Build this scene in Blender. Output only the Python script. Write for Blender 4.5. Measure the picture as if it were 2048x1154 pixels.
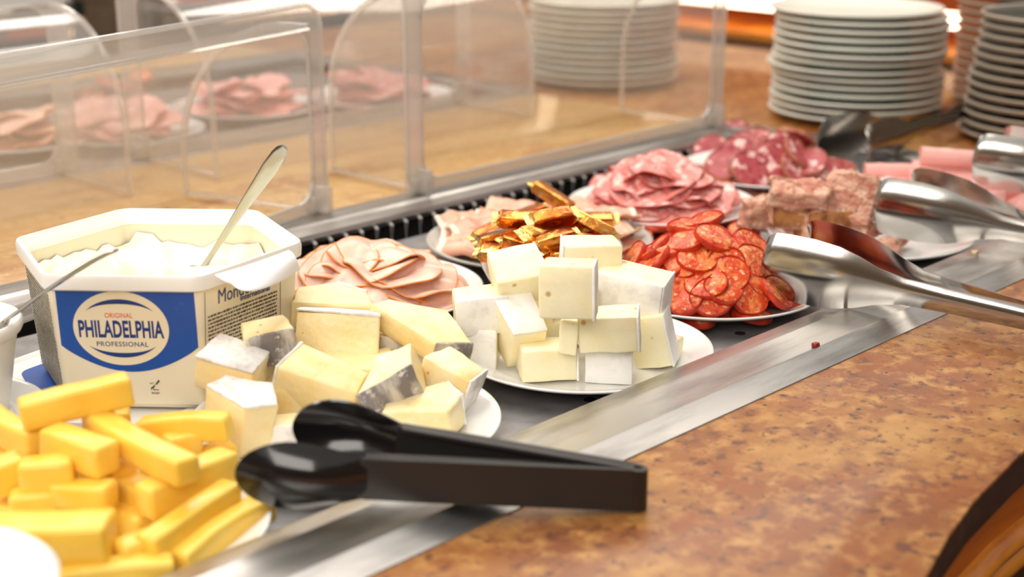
import bpy, bmesh, math, random
from math import sin, cos, pi, radians, sqrt, atan2
from mathutils import Vector, Matrix, Euler, noise

for o in list(bpy.data.objects): bpy.data.objects.remove(o)
scn = bpy.context.scene
COL = scn.collection
random.seed(7)

# ------------------------------------------------------------------ camera
F = 3000.0; PITCH = radians(17.2); YAW = radians(43.9)
CAM = Vector((0, 0, .45))
FW = Vector((cos(YAW)*cos(PITCH), sin(YAW)*cos(PITCH), -sin(PITCH)))
RT = Vector((sin(YAW), -cos(YAW), 0)); UP = RT.cross(FW)
FH = Vector((cos(YAW), sin(YAW), 0))
cd = bpy.data.cameras.new('camera'); cam = bpy.data.objects.new('camera', cd); COL.objects.link(cam)
cd.sensor_width = 36; cd.lens = 36*F/2048; cd.clip_start = .02; cd.clip_end = 60
cam.matrix_world = Matrix((( RT.x, UP.x, -FW.x, CAM.x), (RT.y, UP.y, -FW.y, CAM.y), (RT.z, UP.z, -FW.z, CAM.z), (0, 0, 0, 1)))
cd.dof.use_dof = True; cd.dof.focus_distance = 1.33; cd.dof.aperture_fstop = 4.1
scn.camera = cam

# ------------------------------------------------------------------ light
w = bpy.data.worlds.new('world'); scn.world = w; w.use_nodes = True
bg = w.node_tree.nodes['Background']; bg.inputs[0].default_value = (1, .95, .88, 1); bg.inputs[1].default_value = .64
def area(name, loc, target, sx, sy, power, col=(1, .93, .84)):
    l = bpy.data.lights.new(name, 'AREA'); l.shape = 'RECTANGLE'; l.size = sx; l.size_y = sy; l.energy = power; l.color = col
    o = bpy.data.objects.new(name, l); COL.objects.link(o); o.location = loc
    d = Vector(target)-Vector(loc); o.rotation_euler = d.to_track_quat('-Z', 'Y').to_euler()
    return o
area('ceiling_or_fill_light', (.9, 1.35, 1.55), (.95, 1.0, 0), 1.8, .6, 21)
area('ceiling_or_fill_light', (-.9, -.5, 1.35), (.9, .95, 0), 1.6, 1.0, 34)  # added fill behind the camera, brightens the faces turned towards it
area('ceiling_or_fill_light', (2.6, 1.7, 1.6), (2.3, 1.4, 0), 1.2, .4, 14, (1, .9, .78))
area('ceiling_or_fill_light', (1.4, 2.9, 1.6), (1.4, 2.2, 0), 1.8, .6, 22)
area('ceiling_or_fill_light', (-1.3, 1.7, 1.4), (.6, 1.1, 0), 1.4, .6, 20)  # added fill from the left, lifts the tub's dark left face
scn.view_settings.view_transform = 'Standard'; scn.view_settings.look = 'None'
scn.view_settings.gamma = 1.0; scn.view_settings.use_curve_mapping = False
scn.view_settings.exposure = -.12
scn.cycles.max_bounces = 10; scn.cycles.transparent_max_bounces = 24
scn.cycles.caustics_reflective = False; scn.cycles.caustics_refractive = False
scn.cycles.sample_clamp_indirect = 6

# ------------------------------------------------------------------ helpers: pixels
def ray(x, y): return FW + RT*((x-1024)/F) + UP*((577-y)/F)
def W(x, y, z):
    d = ray(x, y); return CAM + d*((z-CAM.z)/d.z)
def WY(x, y, Y):
    d = ray(x, y); return CAM + d*(Y/d.y)
def mound(x, y, c, R, H, z0, p=2.0):
    d = ray(x, y); t = (z0+H+.02-CAM.z)/d.z
    for i in range(4000):
        q = CAM+d*t
        r = min(1, sqrt((q.x-c[0])**2+(q.y-c[1])**2)/R)
        s = z0+H*(1-r**p)
        if q.z <= s: break
        t += .0005
    e = .004
    def hh(a, b):
        r = min(1, sqrt((a-c[0])**2+(b-c[1])**2)/R); return H*(1-r**p)
    n = Vector((hh(q.x-e, q.y)-hh(q.x+e, q.y), hh(q.x, q.y-e)-hh(q.x, q.y+e), 2*e)).normalized()
    return q, n
VIEWROT = Matrix.Rotation(YAW-pi/2, 4, 'Z')          # local x = image right, local y = away
def pose(loc, rx=0, ry=0, rz=0):
    return Matrix.Translation(loc) @ VIEWROT @ Euler((radians(rx), radians(ry), radians(rz)), 'YXZ').to_matrix().to_4x4()
def pose_n(loc, n, spin=0):
    q = Vector((0, 0, 1)).rotation_difference(n)
    return Matrix.Translation(loc) @ q.to_matrix().to_4x4() @ Matrix.Rotation(spin, 4, 'Z')

# ------------------------------------------------------------------ helpers: materials
def lin(r, g, b):
    def f(v):
        v /= 255.; return v/12.92 if v <= .04045 else ((v+.055)/1.055)**2.4
    return (f(r), f(g), f(b), 1)
MATS = {}
def mat(name, col, rough=.5, metal=0., layers=(), bump=None, sss=0., coat=0., spec=.5, vary=True, emit=None, aniso=None):
    m = bpy.data.materials.new(name); m.use_nodes = True; MATS[name] = m
    nt = m.node_tree; N = nt.nodes; L = nt.links; b = N['Principled BSDF']
    b.inputs['Base Color'].default_value = col; b.inputs['Roughness'].default_value = rough; b.inputs['Metallic'].default_value = metal
    b.inputs['Specular IOR Level'].default_value = spec
    if coat: b.inputs['Coat Weight'].default_value = coat; b.inputs['Coat Roughness'].default_value = .08
    if sss:
        b.inputs['Subsurface Weight'].default_value = sss; b.inputs['Subsurface Radius'].default_value = (.008, .005, .003); b.inputs['Subsurface Scale'].default_value = .6
    if emit: b.inputs['Emission Color'].default_value = emit[0]; b.inputs['Emission Strength'].default_value = emit[1]
    vec = None
    if layers or bump:
        tc = N.new('ShaderNodeTexCoord'); vec = tc.outputs['Object']
        if vary:
            oi = N.new('ShaderNodeObjectInfo'); mu = N.new('ShaderNodeMath'); mu.operation = 'MULTIPLY'; mu.inputs[1].default_value = 23.7
            L.new(oi.outputs['Random'], mu.inputs[0]); va = N.new('ShaderNodeVectorMath'); va.operation = 'ADD'
            L.new(vec, va.inputs[0]); L.new(mu.outputs[0], va.inputs[1]); vec = va.outputs[0]
    prev = None
    for ly in layers:
        # (kind, scale, colour, lo, hi, stretch)
        kind, sc, c2, lo, hi = ly[:5]; st = ly[5] if len(ly) > 5 else None
        v = vec
        if st:
            mp = N.new('ShaderNodeMapping'); mp.inputs['Scale'].default_value = st; L.new(vec, mp.inputs[0]); v = mp.outputs[0]
        if kind == 'noise':
            t = N.new('ShaderNodeTexNoise'); t.inputs['Scale'].default_value = sc; t.inputs['Detail'].default_value = 5; t.inputs['Roughness'].default_value = .6; out = t.outputs[0]
        elif kind == 'vor':
            t = N.new('ShaderNodeTexVoronoi'); t.inputs['Scale'].default_value = sc; out = t.outputs[0]
        elif kind == 'wave':
            t = N.new('ShaderNodeTexWave'); t.inputs['Scale'].default_value = sc; t.inputs['Distortion'].default_value = 4; t.inputs['Detail'].default_value = 3; out = t.outputs[1]
        L.new(v, t.inputs['Vector'])
        r = N.new('ShaderNodeMapRange'); r.inputs[1].default_value = lo; r.inputs[2].default_value = hi; r.clamp = True; L.new(out, r.inputs[0])
        mx = N.new('ShaderNodeMix'); mx.data_type = 'RGBA'
        if prev: L.new(prev, mx.inputs[6])
        else: mx.inputs[6].default_value = col
        mx.inputs[7].default_value = c2; L.new(r.outputs[0], mx.inputs[0]); prev = mx.outputs[2]
    if prev: L.new(prev, b.inputs['Base Color'])
    if bump:
        sc, st, dist = bump[:3]
        v = vec
        if len(bump) > 3:
            mp = N.new('ShaderNodeMapping'); mp.inputs['Scale'].default_value = bump[3]; L.new(vec, mp.inputs[0]); v = mp.outputs[0]
        t = N.new('ShaderNodeTexNoise'); t.inputs['Scale'].default_value = sc; t.inputs['Detail'].default_value = 4; L.new(v, t.inputs['Vector'])
        bp = N.new('ShaderNodeBump'); bp.inputs['Strength'].default_value = st; bp.inputs['Distance'].default_value = dist; L.new(t.outputs[0], bp.inputs['Height'])
        L.new(bp.outputs[0], b.inputs['Normal'])
    return m
GR_L = [('noise', 5, lin(176, 128, 66), .43, .63), ('noise', 11, lin(132, 76, 40), .48, .64), ('noise', 46, lin(184, 134, 74), .48, .66), ('noise', 62, lin(108, 62, 36), .54, .66), ('noise', 110, lin(66, 40, 30), .6, .68)]
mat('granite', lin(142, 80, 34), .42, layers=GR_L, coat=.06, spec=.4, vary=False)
mat('granite_lit', lin(206, 160, 98), .32, layers=[('noise', 4, lin(222, 184, 124), .42, .62, (.5, 1, 1)), ('noise', 12, lin(184, 130, 76), .5, .66, (.4, 1, 1)), ('noise', 50, lin(226, 190, 132), .52, .68), ('noise', 80, lin(140, 96, 62), .6, .7)], coat=.2, vary=False)  # same granite; brighter light and haze over the back slabs put into the colour
mat('granite_edge', lin(62, 42, 36), .4, layers=[('noise', 60, lin(84, 58, 44), .5, .7)])
mat('wood', lin(196, 104, 26), .4, layers=[('noise', 14, lin(160, 74, 16), .45, .7, (.6, 1, 9))], vary=False, coat=.2)
mat('wood_light', lin(222, 140, 44), .4, layers=[('noise', 14, lin(176, 92, 24), .45, .7, (.6, 1, 9))], coat=.2)
mat('wood_dark', lin(70, 42, 30), .5, layers=[('noise', 14, lin(96, 60, 40), .45, .7, (.6, 1, 9))])
STEEL = lin(198, 195, 192)
mat('steel', STEEL, .33, 1., bump=(220, .05, .001, (.05, 1, 1)), layers=[('noise', 40, lin(150, 147, 145), .45, .7, (.15, 1, 1)), ('noise', 160, lin(190, 187, 184), .66, .7, (.08, 1, 1))], vary=False)
mat('steel_dark', lin(168, 165, 165), .42, .6, layers=[('noise', 30, lin(140, 137, 138), .4, .7)], vary=False)
mat('steel_polished', lin(186, 183, 178), .15, 1., bump=(300, .03, .0005))
mat('chrome', lin(228, 228, 230), .07, 1.)
mat('bar_grey', lin(196, 193, 190), .45, .2)
mat('gap_shade', lin(26, 24, 26), .6)  # shade of the grille slot and drain holes as a dark colour
mat('china', lin(240, 240, 238), .12, coat=.5)
mat('china_green', lin(222, 226, 216), .3, coat=.12)
mat('china_grey', lin(108, 104, 96), .25, coat=.3)
mat('china_grey_rim', lin(176, 164, 148), .3, coat=.3)
mat('china_dark', lin(66, 70, 68), .2, coat=.4)
mat('stoneware', lin(196, 192, 184), .22, coat=.4)
mat('stoneware_rim', lin(160, 152, 138), .3)
mat('brie', lin(251, 241, 206), .42, sss=.25, layers=[('noise', 40, lin(250, 233, 184), .45, .75), ('vor', 48, lin(206, 176, 112), .15, .07)], bump=(160, .25, .002))
mat('brie_rind', lin(248, 246, 242), .7, sss=.1, layers=[('noise', 60, lin(232, 228, 226), .5, .7)], bump=(180, .3, .002))
mat('soft_cheese', lin(249, 229, 176), .38, sss=.25, layers=[('noise', 30, lin(244, 212, 140), .46, .7), ('noise', 14, lin(251, 240, 206), .48, .66), ('vor', 55, lin(206, 150, 80), .11, .05)], bump=(120, .35, .003))
mat('ash_rind', lin(214, 206, 192), .8, layers=[('noise', 18, lin(136, 128, 124), .44, .58, (3, 3, .8)), ('noise', 90, lin(238, 232, 222), .58, .66)], bump=(140, .5, .003))
mat('white_rind', lin(246, 242, 238), .75, layers=[('noise', 50, lin(214, 206, 200), .5, .66), ('noise', 110, lin(196, 160, 120), .68, .74)], bump=(130, .5, .003))
mat('gouda', lin(252, 212, 92), .30, sss=.2, layers=[('noise', 18, lin(248, 196, 62), .42, .68)], bump=(60, .12, .002))
mat('chorizo', lin(214, 72, 26), .28, layers=[('noise', 90, lin(236, 132, 70), .48, .6), ('noise', 150, lin(244, 186, 132), .57, .64), ('noise', 110, lin(156, 34, 14), .57, .68)], bump=(160, .7, .003), sss=.08)
mat('chorizo_casing', lin(176, 40, 14), .35, layers=[('noise', 90, lin(210, 66, 22), .45, .65)], bump=(100, .4, .002))
mat('salami', lin(222, 132, 124), .4, layers=[('noise', 75, lin(246, 212, 202), .5, .6), ('noise', 110, lin(196, 84, 78), .58, .7)], sss=.1, bump=(90, .3, .002))
mat('salami_edge', lin(196, 84, 78), .45)
mat('saucisson', lin(176, 74, 78), .38, layers=[('noise', 60, lin(246, 206, 198), .53, .6), ('noise', 110, lin(136, 36, 40), .54, .64)], sss=.1, bump=(110, .4, .002))
mat('saucisson_casing', lin(166, 92, 66), .6, layers=[('noise', 60, lin(206, 150, 118), .5, .7)])
mat('turkey', lin(240, 192, 172), .3, sss=.2, layers=[('noise', 16, lin(244, 206, 188), .45, .65), ('noise', 60, lin(232, 172, 150), .58, .7)], bump=(40, .15, .002))
mat('turkey_edge', lin(232, 148, 74), .4)
mat('prosciutto', lin(232, 168, 142), .32, sss=.15, layers=[('noise', 24, lin(240, 196, 168), .45, .62), ('noise', 50, lin(206, 120, 100), .58, .7)])
mat('ham_fat', lin(246, 228, 210), .4, sss=.2)
mat('roast', lin(222, 172, 146), .42, sss=.1, layers=[('noise', 45, lin(190, 118, 94), .45, .6, (1, 1, 4)), ('noise', 80, lin(242, 212, 186), .58, .66), ('noise', 34, lin(146, 76, 54), .58, .7)], bump=(110, 1.0, .006))
mat('roast_crust', lin(178, 118, 62), .5, layers=[('noise', 60, lin(120, 62, 36), .45, .62)], bump=(120, .6, .003))
mat('ham', lin(240, 172, 164), .35, sss=.2, layers=[('noise', 30, lin(246, 190, 182), .45, .65)])
mat('ham_end', lin(226, 140, 132), .4)
mat('gold', lin(226, 150, 72), .2, 1., layers=[('noise', 20, lin(190, 92, 34), .46, .58), ('noise', 34, lin(244, 206, 140), .62, .7)], bump=(90, .35, .003))
mat('gold_foil', lin(236, 190, 116), .18, 1., bump=(120, .6, .004))
mat('black_plastic', lin(22, 20, 21), .14, coat=.3)
mat('black_plastic_matt', lin(34, 31, 30), .34)
mat('tub_plastic', lin(240, 230, 206), .35, sss=.15)
mat('white_plastic', lin(244, 243, 240), .32, sss=.1)
mat('label_blue', lin(28, 82, 170), .4, layers=[('noise', 200, lin(40, 92, 180), .6, .75)])
mat('label_cream', lin(240, 228, 200), .4)
mat('ink_navy', lin(26, 58, 128), .5)
mat('ink_red', lin(222, 92, 76), .5)
mat('ink_black', lin(54, 44, 48), .6)
mat('cream_cheese', lin(251, 249, 232), .35, sss=.2, layers=[('noise', 14, lin(249, 243, 204), .46, .62)], bump=(60, .2, .004))
mat('cream_fill', lin(251, 248, 236), .4, bump=(60, .2, .003))
mat('paper', lin(250, 250, 250), .5)
mat('floor', lin(92, 62, 44), .5, layers=[('noise', 3, lin(70, 46, 34), .4, .7)], vary=False)
mat('wall', lin(176, 150, 122), .8, layers=[('noise', 2, lin(160, 132, 104), .4, .7)], vary=False)
mat('red_paint', lin(150, 62, 40), .6)
mat('dark_green', lin(28, 42, 32), .6)
mat('lamp_amber', lin(255, 190, 110), .5, emit=((1, .62, .28, 1), 4))
mat('lamp_white', lin(255, 230, 200), .5, emit=((1, .8, .55, 1), 6))
mat('crumb', lin(150, 40, 24), .5); mat('pale_crumb', lin(240, 220, 170), .5)

def acrylic(name, haze, tint, refl, rough=.05):
    m = bpy.data.materials.new(name); m.use_nodes = True; MATS[name] = m
    nt = m.node_tree; N = nt.nodes; L = nt.links
    for n in list(N): N.remove(n)
    out = N.new('ShaderNodeOutputMaterial'); tr = N.new('ShaderNodeBsdfTransparent'); tr.inputs[0].default_value = tint
    df = N.new('ShaderNodeBsdfDiffuse'); df.inputs[0].default_value = (.95, .92, .88, 1)
    tl = N.new('ShaderNodeBsdfTranslucent'); tl.inputs[0].default_value = (.95, .92, .88, 1)
    ad = N.new('ShaderNodeMixShader'); ad.inputs[0].default_value = .5; L.new(df.outputs[0], ad.inputs[1]); L.new(tl.outputs[0], ad.inputs[2])
    gl = N.new('ShaderNodeBsdfGlossy'); gl.inputs['Roughness'].default_value = rough
    lw = N.new('ShaderNodeLayerWeight'); lw.inputs[0].default_value = .35
    mr = N.new('ShaderNodeMapRange'); mr.inputs[1].default_value = 0; mr.inputs[2].default_value = 1; mr.inputs[3].default_value = refl*.12; mr.inputs[4].default_value = refl
    L.new(lw.outputs['Facing'], mr.inputs[0])
    m1 = N.new('ShaderNodeMixShader'); m1.inputs[0].default_value = haze; L.new(tr.outputs[0], m1.inputs[1]); L.new(ad.outputs[0], m1.inputs[2])
    m2 = N.new('ShaderNodeMixShader'); L.new(mr.outputs[0], m2.inputs[0]); L.new(m1.outputs[0], m2.inputs[1]); L.new(gl.outputs[0], m2.inputs[2])
    L.new(m2.outputs[0], out.inputs[0])
acrylic('acrylic', .10, (.99, .985, .98, 1), .25)
acrylic('acrylic_edge', .30, (.985, .98, .97, 1), .4, .15)
acrylic('glass_bowl', .5, (.75, .73, .7, 1), .25)

# ------------------------------------------------------------------ helpers: meshes (verts, faces)
def mesh(vf, m, smooth=True, name='mesh', angle=40):
    me = bpy.data.meshes.new(name); me.from_pydata([tuple(v) for v in vf[0]], [], vf[1])
    bm = bmesh.new(); bm.from_mesh(me); bmesh.ops.recalc_face_normals(bm, faces=bm.faces); bm.to_mesh(me); bm.free()
    if isinstance(m, str): m = MATS[m]
    me.materials.append(m)
    if smooth:
        for p in me.polygons: p.use_smooth = True
        if angle < 180: me.set_sharp_from_angle(angle=radians(angle))
    return me
def merge(*vfs):
    V = []; Fc = []
    for v, f in vfs:
        n = len(V); V += list(v); Fc += [tuple(i+n for i in q) for q in f]
    return V, Fc
def tf(vf, M): return [M @ Vector(v) for v in vf[0]], vf[1]
def loft(rings, closed=True, cap0=True, cap1=True):
    n = len(rings[0]); V = [p for r in rings for p in r]; Fc = []
    for i in range(len(rings)-1):
        for j in range(n if closed else n-1):
            k = (j+1) % n
            Fc.append((i*n+j, i*n+k, (i+1)*n+k, (i+1)*n+j))
    if cap0: Fc.append(tuple(range(n)))
    if cap1: Fc.append(tuple(range((len(rings)-1)*n, len(rings)*n)))
    return V, Fc
def lathe(prof, n=64):
    ring = prof[0][0] > 1e-4
    if ring and prof[0] != prof[-1]: prof = list(prof)+[prof[0]]
    rings = [[(max(r, 1e-5)*cos(2*pi*k/n), max(r, 1e-5)*sin(2*pi*k/n), z) for k in range(n)] for r, z in prof]
    return loft(rings, True, not ring, not ring)
def box(sx, sy, sz, bev=0, c=(0, 0, 0), seg=2):
    bm = bmesh.new(); bmesh.ops.create_cube(bm, size=1)
    for v in bm.verts: v.co = Vector((v.co.x*sx+c[0], v.co.y*sy+c[1], v.co.z*sz+c[2]))
    if bev: bmesh.ops.bevel(bm, geom=bm.edges[:], offset=bev, segments=seg, profile=.5, affect='EDGES')
    vf = ([v.co.copy() for v in bm.verts], [tuple(v.index for v in f.verts) for f in bm.faces]); bm.free(); return vf
def tube(pts, rad, n=10, cap=True):
    pts = [Vector(p) for p in pts]; rings = []
    if not hasattr(rad, '__len__'): rad = [rad]*len(pts)
    up = Vector((0, 0, 1))
    for i, p in enumerate(pts):
        t = (pts[min(i+1, len(pts)-1)]-pts[max(i-1, 0)]).normalized()
        a = t.cross(up)
        if a.length < .05: a = t.cross(Vector((0, 1, 0)))
        a.normalize(); b = a.cross(t)
        r = rad[i]; ra, rb = r if hasattr(r, '__len__') else (r, r)
        rings.append([p+a*(ra*cos(2*pi*k/n))+b*(rb*sin(2*pi*k/n)) for k in range(n)])
    return loft(rings, True, cap, cap)
def prism(poly, z0, z1):
    n = len(poly)
    V = [(x, y, z0) for x, y in poly]+[(x, y, z1) for x, y in poly]
    return V, [tuple(range(n)), tuple(range(n, 2*n))]+[(i, (i+1) % n, n+(i+1) % n, n+i) for i in range(n)]
def rough_up(vf, bev, cuts, amp, sc, seed=0, seg=2):
    bm = bmesh.new(); vs = [bm.verts.new(tuple(v)) for v in vf[0]]
    for f in vf[1]: bm.faces.new([vs[i] for i in f])
    bmesh.ops.recalc_face_normals(bm, faces=bm.faces)
    if bev: bmesh.ops.bevel(bm, geom=bm.edges[:], offset=bev, segments=seg, profile=.5, affect='EDGES')
    bmesh.ops.triangulate(bm, faces=[f for f in bm.faces if len(f.verts) > 4])
    if cuts:
        es = [e for e in bm.edges if e.calc_length() > .006]
        bmesh.ops.subdivide_edges(bm, edges=es, cuts=cuts, use_grid_fill=True)
        if cuts > 1:
            bmesh.ops.triangulate(bm, faces=[f for f in bm.faces if len(f.verts) > 4])
    bm.normal_update()
    off = Vector((seed*3.1, seed*1.7, seed*.9))
    for v in bm.verts:
        v.co += v.normal*(amp*noise.noise(v.co*sc+off)+.5*amp*noise.noise(v.co*sc*2.7+off))
    bm.verts.index_update()
    out = ([v.co.copy() for v in bm.verts], [tuple(v.index for v in f.verts) for f in bm.faces]); bm.free(); return out
def text_vf(body, width, height, bold=0., spacing=1.):
    c = bpy.data.curves.new('t', 'FONT'); c.body = body; c.offset = bold; c.space_character = spacing; c.resolution_u = 4
    o = bpy.data.objects.new('t', c); COL.objects.link(o)
    me = o.to_mesh(); V = [v.co.copy() for v in me.vertices]; Fc = [tuple(p.vertices) for p in me.polygons]; o.to_mesh_clear()
    bpy.data.objects.remove(o)
    x0 = min(v.x for v in V); x1 = max(v.x for v in V); y0 = min(v.y for v in V); y1 = max(v.y for v in V)
    sx = width/(x1-x0); sy = height/(y1-y0) if height else sx
    return [Vector(((v.x-(x0+x1)/2)*sx, (v.y-(y0+y1)/2)*sy, 0)) for v in V], Fc

# ------------------------------------------------------------------ helpers: objects
def put(name, me, parent=None, M=None):
    o = bpy.data.objects.new(name, me); COL.objects.link(o)
    if parent is not None: o.parent = parent
    if M is not None:
        if parent is None: o.matrix_world = M
        else: o.matrix_local = M
    return o
def tag(o, label=None, cat=None, group=None, kind=None):
    if label: o['label'] = label
    if cat: o['category'] = cat
    if group: o['group'] = group
    if kind: o['kind'] = kind
    return o
def spawn(name, label, cat, M, parts, group=None):
    """parts: list of (part name, mesh data[, sub-parts]); one part alone is a plain mesh thing"""
    if len(parts) == 1 and len(parts[0]) == 2:
        o = put(name, parts[0][1], None, M)
    else:
        o = put(name, None, None, M)
        for p in parts:
            c = put(p[0], p[1], o)
            for s in (p[2] if len(p) > 2 else ()): put(s[0], s[1], c)
    return tag(o, label, cat, group)
def T(x, y, z): return Matrix.Translation((x, y, z))

# ================================================================== SETTING
ZF = -.92
o = put('floor', mesh(box(14, 14, .1, c=(3, 3, ZF-.05)), 'floor', False)); tag(o, kind='structure')
o = put('wall_back', mesh(box(14, .1, 3.2, c=(3, 7.4, ZF+1.6)), 'wall', False)); tag(o, kind='structure')
o = put('wall_right', mesh(box(.1, 14, 3.2, c=(7.4, 3, ZF+1.6)), 'wall', False)); tag(o, kind='structure')

o = put('wall_left', mesh(box(.1, 14, 3.2, c=(-3.4, 3, ZF+1.6)), 'wall', False)); tag(o, kind='structure')
o = put('wall_front', mesh(box(14, .1, 3.2, c=(3, -3.4, ZF+1.6)), 'wall', False)); tag(o, kind='structure')
# island counter: granite top round two cold wells
YS0, YS1, YR0, YR1 = .648, .745, 1.325, 1.383          # our strip and back rail
OY0, OY1, OS0, OS1 = 1.78, 1.838, 2.40, 2.49            # other side
XW0, XW1 = .10, 1.92
ctr = put('buffet_counter', None); tag(ctr, 'long island buffet counter with speckled brown granite top and wooden front', 'counter')
edge = [(-.3, -.02), (.1, .06), (.35, .20), (.55, .305), (.70, .366), (.787, .398), (.85, .416), (.912, .430), (1.018, .445), (1.2, .455), (1.6, .46), (2.62, .46)]
def slab(poly, z0, z1, m, name, bev=.004):
    vf = rough_up(prism(poly, z0, z1), bev, 0, 0, 1)
    return put(name, mesh(vf, m, True, angle=30), ctr)
slab(edge+[(2.62, YS0+.012), (-.3, YS0+.012)], -.004, 0, 'granite', 'countertop', .0015)
slab([(x, y+.001) for x, y in edge]+[(2.62, .60), (-.3, .60)], -.036, -.0045, 'granite_edge', 'countertop_edge', .006)
put('end_panel', mesh(box(.04, 2.1, .88, .004, c=(2.56, 1.6, -.475)), 'wood_dark'), ctr)
put('back_panel', mesh(box(2.8, .04, .88, .004, c=(1.15, 2.66, -.475)), 'wood_dark'), ctr)
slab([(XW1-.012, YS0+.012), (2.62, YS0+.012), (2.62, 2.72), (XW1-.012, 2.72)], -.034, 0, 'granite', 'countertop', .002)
slab([(-.3, YR1-.006), (XW1-.012, YR1-.006), (XW1-.012, OY0+.006), (-.3, OY0+.006)], -.034, 0, 'granite_lit', 'countertop', .002)
slab([(-.3, OS1-.01), (XW1-.012, OS1-.01), (XW1-.012, 2.72), (-.3, 2.72)], -.034, 0, 'granite_lit', 'countertop', .002)
# wooden front under the granite with mouldings
fr = [(x, y+.03) for x, y in edge]
def front_band(off, z0, z1, m, name, bulge):
    rings = []
    for i, (x, y) in enumerate(edge):
        t = Vector((edge[min(i+1, len(edge)-1)][0]-edge[max(i-1, 0)][0], edge[min(i+1, len(edge)-1)][1]-edge[max(i-1, 0)][1])).normalized()
        nx, ny = -t.y, t.x
        a = Vector((x+nx*off, y+ny*off, 0))
        pr = [(.02, z0), (0, z0), (-bulge*.8, z0+(z1-z0)*.2), (-bulge, (z0+z1)/2), (-bulge*.8, z1-(z1-z0)*.2), (0, z1), (.02, z1)]
        rings.append([(a.x+nx*d, a.y+ny*d, z) for d, z in pr])
    return put(name, mesh(loft(rings), m, True, angle=50), ctr)
front_band(.020, -.085, -.036, 'wood', 'frieze_board', .0)
front_band(.020, -.105, -.085, 'wood_light', 'moulding', .014)
front_band(.022, -.131, -.107, 'wood_light', 'moulding', .012)
front_band(.035, -.30, -.131, 'wood_dark', 'front_panel', .0)
front_band(.05, ZF, -.30, 'wood', 'front_panel', .0)

# ================================================================== COLD WELLS
ZT = -.022
well = put('cold_well', None); tag(well, 'stainless steel refrigerated well sunk in the granite, holding the plates of cheese and cold cuts', 'food well')
def strip_x(prof, x0, x1, m, name, parent, mitre=0):
    rings = [[(x0, y, z) for y, z in prof], [(x1, y, z) for y, z in prof]]
    return put(name, mesh(loft(rings), m, True, angle=20), parent)
strip_x([(YS0, -.001), (YS0+.001, .001), (YS0+.0225, .0085), (YS0+.0240, .0092), (YS0+.0262, .0088), (YS0+.066, .0080), (YS0+.068, .0068), (YS0+.071, .0030), (YS1-.004, .0012), (YS1, -.0005), (YS1+.001, -.003), (YS1-.003, -.005), (YS0+.01, -.002)], XW0, XW1, 'steel', 'front_strip', well)
strip_x([(YS1-.003, -.005), (YS1-.001, -.005), (YS1-.001, ZT-.001), (YS1-.003, ZT-.001)], XW0, XW1, 'steel_dark', 'well_wall', well)
strip_x([(YR1, .0), (YR1-.002, .004), (YR0+.022, .004), (YR0+.018, .001), (YR0-.004, -.001), (YR0-.006, -.006), (YR0-.003, -.012), (YR0+.02, -.012), (YR1-.02, -.004)], XW0, XW1, 'steel', 'back_rail', well)
put('end_rail', mesh(box(.055, YR0-YS1+.07, .006, .002, c=(XW1-.0275, (YS1+YR0)/2, .002)), 'steel'), well)
put('end_rail', mesh(box(.055, YR0-YS1+.07, .006, .002, c=(XW0+.0275, (YS1+YR0)/2, .002)), 'steel'), well)
put('well_wall', mesh(box(.004, YR0-YS1+.02, .03, 0, c=(XW1-.053, (YS1+YR0)/2, -.013)), 'steel_dark'), well)
put('well_wall', mesh(box(.004, YR0-YS1+.02, .03, 0, c=(XW0+.053, (YS1+YR0)/2, -.013)), 'steel_dark'), well)
put('well_floor', mesh(box(XW1-XW0-.01, 1.288-YS1+.004, .002, c=((XW0+XW1)/2, (YS1-.004+1.288)/2, ZT-.001)), 'steel_dark', False), well)
put('grille_backing', mesh(merge(box(XW1-XW0-.02, .003, .06, c=((XW0+XW1)/2, YR0+.012, -.042)), box(XW1-XW0-.02, .05, .002, c=((XW0+XW1)/2, YR0-.014, -.07)), box(XW1-XW0-.02, .002, .05, c=((XW0+XW1)/2, 1.288, -.047))), 'gap_shade', False), well)
bar_me = mesh(tube([(0, 0, -.064), (0, -.004, -.056), (0, -.005, -.05), (0, -.005, -.012), (0, 0, -.008)], .0023, 8), 'bar_grey')
n = int((XW1-XW0-.1)/.0235)
for i in range(n): put('grille_bar', bar_me, well, T(XW0+.05+i*.0235, YR0-.002, 0))
put('grille_rail', mesh(tube([(XW0+.03, YR0-.006, -.053), (XW1-.03, YR0-.006, -.053)], .0022, 8), 'bar_grey'), well)
hole = mesh(lathe([(.0, .0004), (.0055, .0004), (.0055, -.0002), (0, -.0002)], 20), 'gap_shade', False)  # flat dark disc, paints the shade inside a hole
for x, y in [(1480, 667), (1600, 614), (1330, 735), (1715, 560), (1810, 520), (1180, 800)]:
    p = W(x, y, ZT); put('drain_hole', hole, well, T(p.x, p.y, ZT))
# the well on the far side of the island
well2 = put('cold_well', None); tag(well2, 'steel food well across the island behind the clear covers', 'food well')
strip_x([(OY0, 0), (OY0+.002, .004), (OY1-.02, .004), (OY1, -.002), (OY1, -.012), (OY0+.02, -.004)], XW0, XW1, 'steel', 'rail', well2)
strip_x([(OS1, -.001), (OS1-.001, .001), (OS1-.024, .0065), (OS1-.070, .0065), (OS0, .002), (OS0, -.004), (OS1-.01, -.002)], XW0, XW1, 'steel', 'front_strip', well2)
put('well_floor', mesh(box(XW1-XW0-.01, OS0-OY1+.01, .002, c=((XW0+XW1)/2, (OS0+OY1)/2, ZT-.001)), 'steel_dark', False), well2)
put('end_rail', mesh(box(.055, OS0-OY1+.07, .006, .002, c=(XW1-.0275, (OS0+OY1)/2, .002)), 'steel'), well2)

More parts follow.
